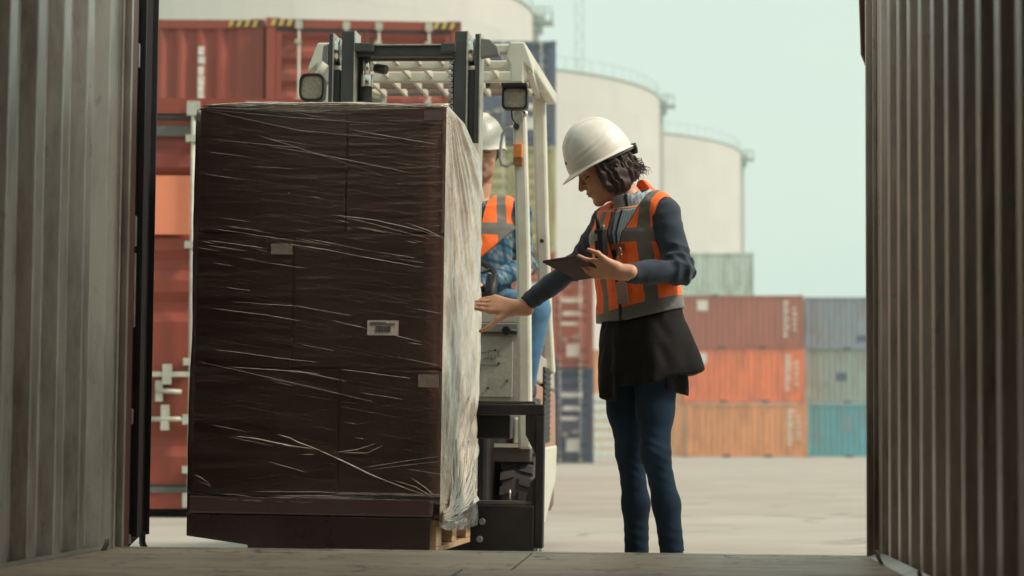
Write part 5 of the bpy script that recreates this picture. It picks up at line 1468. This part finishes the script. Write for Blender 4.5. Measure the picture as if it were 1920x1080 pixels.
# black coat below the vest
Ct = Sdf()
cz = [pz(y) for y in (556, 600, 645, 690, 722)]
cc = [(J(x, 600).x, YW) for x in (1203, 1206, 1213, 1224, 1228)]
Ct.column(cz, cc, [.160, .172, .196, .204, .204], [.108, .118, .146, .158, .162], LAT, .02)
def flutes(P):
    x = P[..., 0] - cc[2][0]; y = P[..., 1] - YW; a = np.arctan2(y, x); w = np.clip((pz(590) - P[..., 2]) / .22, 0, 1)
    return -.010 * w * (np.sin(a * 7 + 1.2 + P[..., 2] * 5) + .5 * np.sin(a * 13 + 2)) - .0012 * np.sin(P[..., 2] * 60 + 4 * np.sin(a * 5))
Ct.disp(flutes); Ct.disp(folds(15, .0035, 20, (1, 1, .7)))
Ct.inter(lambda P: (pz(724) + (P[..., 0] - J(1200, 600).x) * .24 + .006 * np.sin(P[..., 0] * 40)) - P[..., 2], .004)
# the legs' hollow
Ct.column([pz(760), pz(650)], [(J(1205, 600).x, YW)] * 2, [.150, .150], [.105, .105], LAT, .01) if False else None
coat = soft_obj('coat', Ct, (J(1085, 600).x, YW - .30, pz(745)), (J(1350, 600).x, YW + .30, pz(548)), .0052, coatm, woman)
Cu = Sdf()
Cu.column([pz(y) for y in (640, 690, 752)], [(J(x, 600).x, YW) for x in (1206, 1204, 1206)], [.165, .168, .168], [.125, .132, .135], LAT, .02)
Cu.disp(flutes)
Cu.inter(lambda P: (pz(742) + .02 * np.sin(P[..., 0] * 19 + 1.5)) - P[..., 2], .003)
Cu.inter(lambda P: np.where(P[..., 2] < pz(700), -(np.abs(P[..., 0] - J(1202, 600).x) - .085), -.3), .006)
under = soft_obj('coat_lining', Cu, (J(1085, 600).x, YW - .30, pz(760)), (J(1350, 600).x, YW + .30, pz(640)), .0052, coatm, woman)

# hi-vis vest
Vs = Sdf()
vz = [pz(y) for y in (396, 440, 500, 560, 606)]
vc_ = [(J(x, 600).x, YW) for x in (1190, 1184, 1189, 1200, 1205)]
vA = [.148, .178, .170, .182, .192]; vB_ = [.100, .121, .118, .124, .136]
Vs.column(vz, vc_, vA, vB_, LAT, .03)
Vs.seg(J(1153, 408, .10), J(1232, 392, -.085), .066, .072, .05)
Vs.disp(folds(25, .0038, 26, (1, 1, .8))); Vs.disp(folds(26, .0016, 70))
Vs.cut(lambda P: vcut(P, .058, pz(385), pz(492)), (J(1090, 500).x, YW - .3, pz(600)), (J(1290, 500).x, YW + .1, pz(330)), .004)
Vs.seg(J(1222, 385, .02), J(1203, 352, .05), .052, .030, .03)
Vs.seg(J(1203, 410, .02), J(1163, 338, .0), .070, .076, .006, sub=True)
# arm holes
armhole = []
for (s0, e0, rr_) in ((shL, elL, .076), (shR, elR, .074)):
    c_ = Vector(s0) + LAT * (.064 if s0 is shL else -.050) + Vector((0, 0, -.035))
    Rm_ = [tuple(LAT), tuple(FAC), (0, 0, 1)]
    armhole.append((V3(c_), V3((.052, .115, rr_ + .035))))
    Vs.ell(c_, (.052, .115, rr_ + .035), Rm_, .004, sub=True)
Vs.inter(lambda P: (pz(598) + (P[..., 0] - J(1200, 600).x) * .22) - P[..., 2], .003)
AX = np.array([tuple(LAT), tuple(FAC), (0, 0, 1)], dtype=np.float32)
def hbot(P): return P[:, 2] - (P[:, 0] - float(J(1200, 600).x)) * .22
def a_grey(P):
    s_, t_ = s_of(P); z = P[:, 2] - (P[:, 0] - float(J(1180, 600).x)) * .0
    b1 = .025 - np.abs(z - pz(446)); b2 = pz(572) - hbot(P)
    vL = .021 - np.abs(s_ - .124); vR = .017 - np.abs(s_ + .066); vL = np.where(P[:, 2] > pz(600), vL, -.1)
    return np.maximum(np.maximum(b1, b2), np.maximum(vL, vR))
def a_pipe(P):
    s_, t_ = s_of(P); fr_ = np.clip((P[:, 2] - pz(492)) / (pz(385) - pz(492)), 0, 1.6); hw = .058 * fr_
    d = np.where(t_ > -.02, .0040 - np.abs(np.abs(s_ - .010 - .030 * fr_) - hw - .003), -.02)
    for c_, r_ in armhole:
        q = (P - c_) @ AX.T; k0 = np.sqrt(((q / r_) ** 2).sum(-1)); d = np.maximum(d, .0035 - np.abs(k0 - 1.03) * .055)
    zp = np.where((t_ > 0) & (P[:, 2] < pz(560)), .0045 - np.abs(s_ - .010), -.02)
    q = np.sqrt(((P - V3(J(1200, 410, .02))) ** 2).sum(-1)); 
    return np.maximum(d, zp)
def a_pocket(P):
    s_, t_ = s_of(P); z = P[:, 2]
    box = lambda s0, s1, z0, z1: np.minimum(np.minimum(s_ - s0, s1 - s_), np.minimum(z - z0, z1 - z))
    e = lambda b: .0012 - np.abs(b)
    d = np.where(t_ > 0, np.maximum(e(box(.014, .062, pz(500), pz(462))), np.maximum(e(box(-.070, -.014, pz(548), pz(492))), e(box(.015, .062, pz(552), pz(508))))), -.01)
    return d
vest = soft_obj('hi_vis_vest', Vs, (J(1085, 600).x, YW - .30, pz(618)), (J(1330, 600).x, YW + .32, pz(335)), .0042, vestm, woman, {'grey': a_grey, 'piping': a_pipe, 'pocket': a_pocket})
# badge in its pouch, carabiner, pocket flap
def on_vest(s_, py, out=.0, A_=None):
    z = pz(py); cx = np.interp(z, V3(vz)[::-1], V3([c[0] for c in vc_])[::-1]); a = np.interp(z, V3(vz)[::-1], V3(vA)[::-1]); b = np.interp(z, V3(vz)[::-1], V3(vB_)[::-1])
    t_ = b * math.sqrt(max(0, 1 - (s_ / a) ** 2)) + out
    return Vector((cx, YW, z)) + LAT * s_ + FAC * t_
def vpatch(name, s0, s1, y0, y1, mat, th=.004, out=.004, par=None, n=6, m=6, wav=0.):
    mb = MB(); vs = []
    for k_ in (0, 1):
        for i in range(n + 1):
            for j in range(m + 1): vs.append(on_vest(s0 + (s1 - s0) * i / n, y0 + (y1 - y0) * j / m, out + th * k_ + wav * math.sin(i * 2.1 + j)))
    q = (n + 1) * (m + 1); I = lambda i, j, k_: k_ * q + i * (m + 1) + j; fs = []
    for i in range(n):
        for j in range(m): fs += [(I(i, j, 1), I(i + 1, j, 1), I(i + 1, j + 1, 1), I(i, j + 1, 1)), (I(i, j, 0), I(i, j + 1, 0), I(i + 1, j + 1, 0), I(i + 1, j, 0))]
    for i in range(n):
        for j in (0, m): fs.append((I(i, j, 0), I(i + 1, j, 0), I(i + 1, j, 1), I(i, j, 1)))
    for j in range(m):
        for i in (0, n): fs.append((I(i, j, 0), I(i, j + 1, 0), I(i, j + 1, 1), I(i, j, 1)))
    mb.add(vs, fs, False); return mb.build(name, mat, vest, bevel=.0015)
vpatch('badge_pouch', .010, .058, 533, 574, pm('smoky_badge_pouch', (.30, .20, .175), .25, 0, .06, 9, coat=.5), .004, .006)
vpatch('pocket_flap', .012, .070, 462, 473, vestm, .004, .004)
cb = on_vest(.050, 482, .012); cbm = pm('carabiner_steel', (.35, .30, .24), .3, .8)
mb = MB(); pth = [cb + LAT * (.008 * math.cos(t_)) + Vector((0, 0, .024 * math.sin(t_))) + FAC * .002 * math.sin(t_ * 2) for t_ in [2 * math.pi * i / 24 for i in range(25)]]
mb.tube(pth, .0028, n=7); mb.build('carabiner', cbm, vest)

# hair: a base volume and many curls
rnd = random.Random(4)
Hr = Sdf()
Rm = [tuple(hf), tuple(hl), tuple(hu)]
Hr.ell(Wh(-.022, 0, .025), (.100 * HS, .084 * HS, .085 * HS), Rm, .02); Hr.ell(Wh(-.040, 0, -.030), (.086 * HS, .086 * HS, .070 * HS), Rm, .03)
for s_ in (1, -1):
    Hr.ell(Wh(.020, .069 * s_, -.016), (.043, .025, .058), Rm, .02); Hr.ell(Wh(-.030, .060 * s_, -.060), (.058, .036, .042), Rm, .02)
Hr.disp(lambda P: -.0045 * (np.sin(P @ V3((150, 40, 90)) + 2 * np.sin(P @ V3((40, 90, 60)))) + np.sin(P @ V3((-60, 120, 140)))))
Hr.inter(lambda P: (P - V3(Wh(0, 0, 0))) @ V3(hu) - .055, .01)
Hr.cut(lambda P: .040 * HS - ((P - V3(Wh(0, 0, 0))) @ V3(hf)), tuple(J(1050, 400, -.2)), tuple(J(1200, 200, .2)), .004)
hair = soft_obj('hair', Hr, tuple(Vector(hc) - Vector((.19, .19, .19))), tuple(Vector(hc) + Vector((.19, .19, .19))), .0035, hairm, woman)
roots = []
for i in range(120):
    ph = rnd.uniform(-1, 1) * math.pi; x = math.cos(ph); y = math.sin(ph)
    px_ = -.020 + .088 * x * (1 if x < 0 else .62); py_ = .083 * y
    if x > .55: continue
    zz = rnd.uniform(-.045, .040); p = Wh(px_, py_, zz); d = hu * -1 * rnd.uniform(.6, 1.) + (hf * x + hl * y) * rnd.uniform(-.15, .35) - hf * rnd.uniform(0, .5)
    roots.append((p, d, rnd.uniform(.030, .055), rnd.uniform(.0060, .0095), rnd.uniform(.5, 1.1)))
for i in range(90):                                        # flicked-out ends at the nape
    p = Wh(-.098 + rnd.uniform(-.01, .02), rnd.uniform(-.05, .07), rnd.uniform(-.05, .0)); roots.append((p, -hf * rnd.uniform(.6, 1.2) + Vector((.2, 0, -.25)) + hl * rnd.uniform(-.4, .4), rnd.uniform(.04, .075), rnd.uniform(.0018, .0034), rnd.uniform(.5, 1.2)))
o = locks(hair, hairm, roots, Wh, rnd, 'curls'); o['kind'] = 'stuff'
hat, Wf = helmet(woman, hc - hf * .008 + hu * .004, hf, hl, hu, HS * .955, hatm)
# harness and ratchet knob behind
mb = MB(); strap_m = pm('grey_harness', (.24, .19, .19), .5); 
mb.tube([Wh(-.015 + .120 * math.cos(a_), .094 * math.sin(a_), .022 - .018 * (1 - math.cos(a_ - math.pi)) * 0) for a_ in [math.pi * .5 + math.pi * i / 20 for i in range(21)]], [.011] * 21, n=8, flat=.35)
mb.build('harness_band', strap_m, hat)
mb = MB(); mb.cyl(Wh(-.132, 0, .020), Wh(-.152, 0, .016), .020, n=18); mb.build('adjusting_knob', hosem, hat, bevel=.003)
mb = MB(); mb.cyl(Wh(-.128, .03, .024), Wh(-.146, .035, .018), .016, n=14); mb.build('adjusting_knob', hosem, hat, bevel=.003)
q_ = Wf(.128, .012, .080); mb = MB(); mb.cyl(q_, q_ + hf * .004 + hu * .001, .006, n=10); mb.build('vent_plug', hosem, hat)

# tablet
tabm = pm('dark_tablet_case', (.050, .024, .022), .6, 0, .08, 6, spec=.2)
A_, B_, D_ = J(1017, 490, -.13), J(1080, 480, -.31), J(1084, 524, -.045); C_ = B_ + D_ - A_
nrm = (B_ - A_).cross(D_ - A_).normalized(); nrm = nrm if nrm.z > 0 else -nrm
def quadbox(mbx, a, b, c, d, n0, n1):
    vs = [p + nrm * n0 for p in (a, b, c, d)] + [p + nrm * n1 for p in (a, b, c, d)]
    return mbx.add(vs, [(3, 2, 1, 0), (4, 5, 6, 7), (0, 1, 5, 4), (1, 2, 6, 5), (2, 3, 7, 6), (3, 0, 4, 7)])
tab = thing('tablet', 'dark tablet computer held flat in the left hand of the standing woman', 'tablet', (A_ + C_) / 2)
quadbox(MB(), A_, B_, C_, D_, -.005, .005).build('case', tabm, tab, bevel=.003)
ins = lambda p: p + ((A_ + C_) / 2 - p) * .07
quadbox(MB(), ins(A_), ins(B_), ins(C_), ins(D_), .0052, .0062).build('screen', pm('tablet_glass', (.02, .02, .024), .08, 0, .02, 5, bump=0), tab)

# walkie-talkie on the vest
rad_ = thing('walkie_talkie', 'black walkie-talkie clipped to the chest of the orange vest of the standing woman', 'radio', on_vest(-.135, 470, .03))
rc = J(1127, 458, -.112); up_r = Vector((-.03, 0, 1)).normalized()
def rbox(p0, p1, w_, d_):
    return MB().bar(p0, p1, w_, d_, up=FAC)
rbox(rc + up_r * -.055, rc + up_r * .055, .042, .028).build('case', blk, rad_, bevel=.006)
MB().tube([rc + up_r * .05 - LAT * .010, rc + up_r * .12 - LAT * .012 + Vector((-.006, 0, 0))], [.0075, .0055], n=10).build('antenna', blk, rad_)
MB().cyl(rc + up_r * .05 + LAT * .012, rc + up_r * .068 + LAT * .012, .007, n=12).build('knob', MATS['grey_rubber_block'], rad_)
rbox(rc + FAC * .016 + up_r * .012 - LAT * .012, rc + FAC * .016 + up_r * .036 - LAT * .012, .020, .004).build('display', pm('radio_display', (.25, .24, .23), .3), rad_)

# ================================================================== THE DRIVER
YD = 10.85
def K(px, py, dy=0.): return at(px, py, YD + dy)
kz = lambda py: K(900, py).z
driver = thing('person', 'driver in white hard hat and blue check shirt sitting in the forklift cab', 'person', (K(890, 600).x, YD, .95))
dc_ = K(904, 287, .0); df_, dl_, du_ = axes_head((-.02, -.98, -.06)); DS = 1.12
Bd = Sdf()
Bd.seg(K(893, 372, .03), dc_ - du_ * .06 - df_ * .02, .062, .056, .03); Wd = head_ops(Bd, dc_, df_, dl_, du_, DS, male=True)
sR, sL = K(818, 398, .02), K(974, 400, .02); eL, wL = K(984, 500, .05), K(893, 540, -.42); eR, wR = K(826, 500, .0), K(850, 530, -.42)
tzd = [kz(y) for y in (385, 430, 480, 540, 585)]; tcd = [(K(893, y).x, YD + .02) for y in (385, 430, 480, 540, 585)]
Bd.column(tzd, tcd, [.15, .18, .17, .16, .17], [.09, .115, .115, .12, .13], (1, 0), .03); Bd.seg(sR, sL, .055, .055, .03)
Bd.chain([sL, eL, wL], [.05, .042, .03], .02); Bd.chain([sR, eR, wR], [.05, .042, .03], .02)
hL, kL, aL = K(930, 578, .0), K(1000, 578, -.42), K(984, 735, -.40); hR, kR, aR = K(860, 578, .0), K(830, 570, -.45), K(850, 735, -.40)
Bd.chain([hL, kL, aL], [.08, .055, .04], .03); Bd.chain([hR, kR, aR], [.08, .055, .04], .03)
hand_ops(Bd, wL, Vector((-.35, -.93, -.1)), Vector((0, -.1, .99)), Vector((-1, 0, 0)), (4, 0, -4, -8), (30, 34, 34, 32), L=.19, thumb=[(.3, .3, -.05), (.42, .42, -.12), (.58, .42, -.18)])
hand_ops(Bd, wR, Vector((.25, -.93, -.1)), Vector((0, -.1, .99)), Vector((1, 0, 0)), (4, 0, -4, -8), (30, 34, 34, 32), L=.19, thumb=[(.3, .3, -.05), (.42, .42, -.12), (.58, .42, -.18)])
l2, b2, s2 = head_attrs(Wd, dc_, df_, dl_, du_, DS)
def stub(P):
    q = ((P - V3(dc_)) @ np.array([tuple(df_), tuple(dl_), tuple(du_)], dtype=np.float32).T) / DS
    return np.where(q[:, 2] > -.13, -.045 - q[:, 2] - .25 * np.maximum(0, .05 - np.abs(q[:, 1])), -.02) * 1.
soft_obj('body', Bd, (K(790, 600).x, YD - .72, .55), (K(1050, 600).x, YD + .22, kz(232)), .0042, skin2, driver, {'lips': l2, 'brow': b2, 'lash': s2, 'stubble': stub})
helmet(driver, dc_ - du_ * .008, df_, dl_, (du_ + Vector((0, 0, 0))).normalized(), DS * .88, hatm)
# short hair at the temples
Hd = Sdf(); Rd = [tuple(df_), tuple(dl_), tuple(du_)]
Hd.ell(Wd(-.02, 0, .03), (.098 * DS, .081 * DS, .09 * DS), Rd, .01); Hd.inter(lambda P: (P - V3(Wd(0, 0, 0))) @ V3(du_) - .05, .01)
Hd.inter(lambda P: (P - V3(Wd(.028, 0, 0))) @ V3(df_), .006); soft_obj('hair', Hd, tuple(Vector(dc_) - Vector((.15, .15, .15))), tuple(Vector(dc_) + Vector((.15, .15, .15))), .0045, hairm, driver)
# check shirt
def plaid_mat():
    m = attr_mat('blue_check_shirt', (.045, .13, .20), [], .85, .3, 260, .1, 14); n = m.node_tree; L = n.links
    bs = n.nodes['Principled BSDF']; src = bs.inputs['Base Color'].links[0].from_socket; tc = n.nodes.new('ShaderNodeTexCoord'); cur = src
    for ax_, sc_2, th, col in (((.95, .2, .2), 11, .80, (.75, .78, .72)), ((.1, .3, 1.), 11, .80, (.75, .78, .72)), ((.95, .2, .2), 22, .60, (.01, .025, .05)), ((.1, .3, 1.), 22, .60, (.01, .025, .05))):
        dt = n.nodes.new('ShaderNodeVectorMath'); dt.operation = 'DOT_PRODUCT'; dt.inputs[1].default_value = ax_; L.new(tc.outputs['Object'], dt.inputs[0])
        mu = n.nodes.new('ShaderNodeMath'); mu.operation = 'MULTIPLY'; mu.inputs[1].default_value = sc_2; L.new(dt.outputs['Value'], mu.inputs[0])
        fr = n.nodes.new('ShaderNodeMath'); fr.operation = 'FRACT'; L.new(mu.outputs[0], fr.inputs[0])
        gt = n.nodes.new('ShaderNodeMath'); gt.operation = 'GREATER_THAN'; gt.inputs[1].default_value = th; L.new(fr.outputs[0], gt.inputs[0])
        ml = n.nodes.new('ShaderNodeMath'); ml.operation = 'MULTIPLY'; ml.inputs[1].default_value = .7; L.new(gt.outputs[0], ml.inputs[0])
        mx = n.nodes.new('ShaderNodeMix'); mx.data_type = 'RGBA'; mx.inputs[7].default_value = (*col, 1); L.new(ml.outputs[0], mx.inputs[0]); L.new(cur, mx.inputs[6]); cur = mx.outputs[2]
    L.new(cur, bs.inputs['Base Color']); return m
Ps = Sdf(); Ps.column(tzd, tcd, [.16, .19, .18, .17, .18], [.10, .125, .125, .13, .14], (1, 0), .03); Ps.seg(sR, sL, .066, .066, .03)
Ps.chain([sL, eL, wL], [.060, .054, .042], .02); Ps.chain([sR, eR, wR], [.070, .058, .042], .02)
Ps.seg(K(893, 375, .02), K(893, 350, .0), .070, .068, .02); Ps.seg(K(893, 385, .02), K(893, 330, -.01), .060, .062, .006, sub=True)
Ps.disp(arm_folds(sL, eL, wL, .008, 66, 5)); Ps.disp(folds(33, .004, 26))
wv2 = V3(wL); dd2 = V3((Vector(wL) - Vector(eL)).normalized())
Ps.inter(lambda P: np.where(((P - wv2) ** 2).sum(-1) < .03, (P - wv2) @ dd2 + .01, -.3), .002)
soft_obj('check_shirt', Ps, (K(790, 600).x, YD - .55, kz(590)), (K(1010, 600).x, YD + .24, kz(345)), .0055, plaid_mat(), driver)
# his vest
Vd = Sdf(); Vd.column(tzd[:4], tcd[:4], [.180, .215, .205, .190], [.115, .138, .138, .142], (1, 0), .03); Vd.seg(K(845, 397, .02), K(946, 397, .02), .078, .078, .03)
Vd.disp(folds(35, .006, 22))
def vcd(P):
    x = P[..., 0] - tcd[0][0]; hw = .050 * np.clip((P[..., 2] - kz(470)) / (kz(380) - kz(470)), 0, 1.5)
    return np.maximum(np.abs(x) - hw, P[..., 1] - YD)
Vd.cut(vcd, (K(820, 500).x, YD - .3, kz(520)), (K(960, 500).x, YD + .05, kz(340)), .004)
Vd.seg(K(893, 390, .02), K(893, 335, -.01), .078, .080, .006, sub=True)
for s0, sg in ((sL, 1), (sR, -1)): Vd.ell(Vector(s0) + Vector((.088 * sg, 0, -.05)), (.042, .13, .12), None, .004, sub=True)
Vd.inter(lambda P: (kz(478) + np.abs(P[..., 0] - tcd[0][0]) * .9 - .0) - P[..., 2] - .05, .003)
def gD(P):
    x = np.abs(P[:, 0] - tcd[0][0]); return np.maximum(.028 - np.abs(P[:, 2] - kz(432)), .022 - np.abs(x - .130 - (P[:, 2] - kz(432)) * -.06))
def pD(P):
    x = np.abs(P[:, 0] - tcd[0][0]); hw = .050 * np.clip((P[:, 2] - kz(470)) / (kz(380) - kz(470)), 0, 1.5); return np.where(P[:, 1] < YD, .004 - np.abs(x - hw - .003), -.01)
soft_obj('hi_vis_vest', Vd, (K(790, 600).x, YD - .26, kz(520)), (K(1010, 600).x, YD + .26, kz(345)), .0055, vestm, driver, {'grey': gD, 'piping': pD, 'pocket': lambda P: np.full(len(P), -.01)})
Jd = Sdf(); Jd.column([kz(560), kz(610)], [tcd[0], tcd[0]], [.18, .18], [.14, .14], (1, 0), .03)
Jd.chain([hL, kL, aL], [.098, .078, .052], .03); Jd.chain([hR, kR, aR], [.098, .078, .052], .03); Jd.disp(folds(41, .005, 24))
soft_obj('jeans', Jd, (K(780, 600).x, YD - .62, .5), (K(1060, 600).x, YD + .24, kz(545)), .006, denim2, driver, {'fade': lambda P: (np.exp(-((P[:, 2] - kL.z) / .12) ** 2) * .9 - .5)})
for an in (aL, aR):
    S_ = Sdf(); S_.seg(an, (an.x, an.y, .76), .05, .05, .02); S_.seg((an.x, an.y + .04, .745), (an.x, an.y - .16, .74), .045, .04, .03); S_.inter(lambda P: .705 - P[..., 2], .002)
    soft_obj('shoe', S_, (an.x - .1, an.y - .25, .69), (an.x + .1, an.y + .15, .9), .006, shoem, driver)
# ================================================================== HAZE
hz = bpy.data.materials.new('haze_air'); hz.use_nodes = True; n = hz.node_tree; n.nodes.clear()
o = n.nodes.new('ShaderNodeOutputMaterial'); pv = n.nodes.new('ShaderNodeVolumePrincipled')
pv.inputs['Color'].default_value = (.86, .95, .94, 1); pv.inputs['Density'].default_value = .0011; pv.inputs['Anisotropy'].default_value = .2
n.links.new(pv.outputs[0], o.inputs['Volume'])
SC.cycles.volume_bounces = 1
h = MB().box(-120, 120, -60, 320, -1, 66).build('haze', hz); tag(h, kind='stuff')
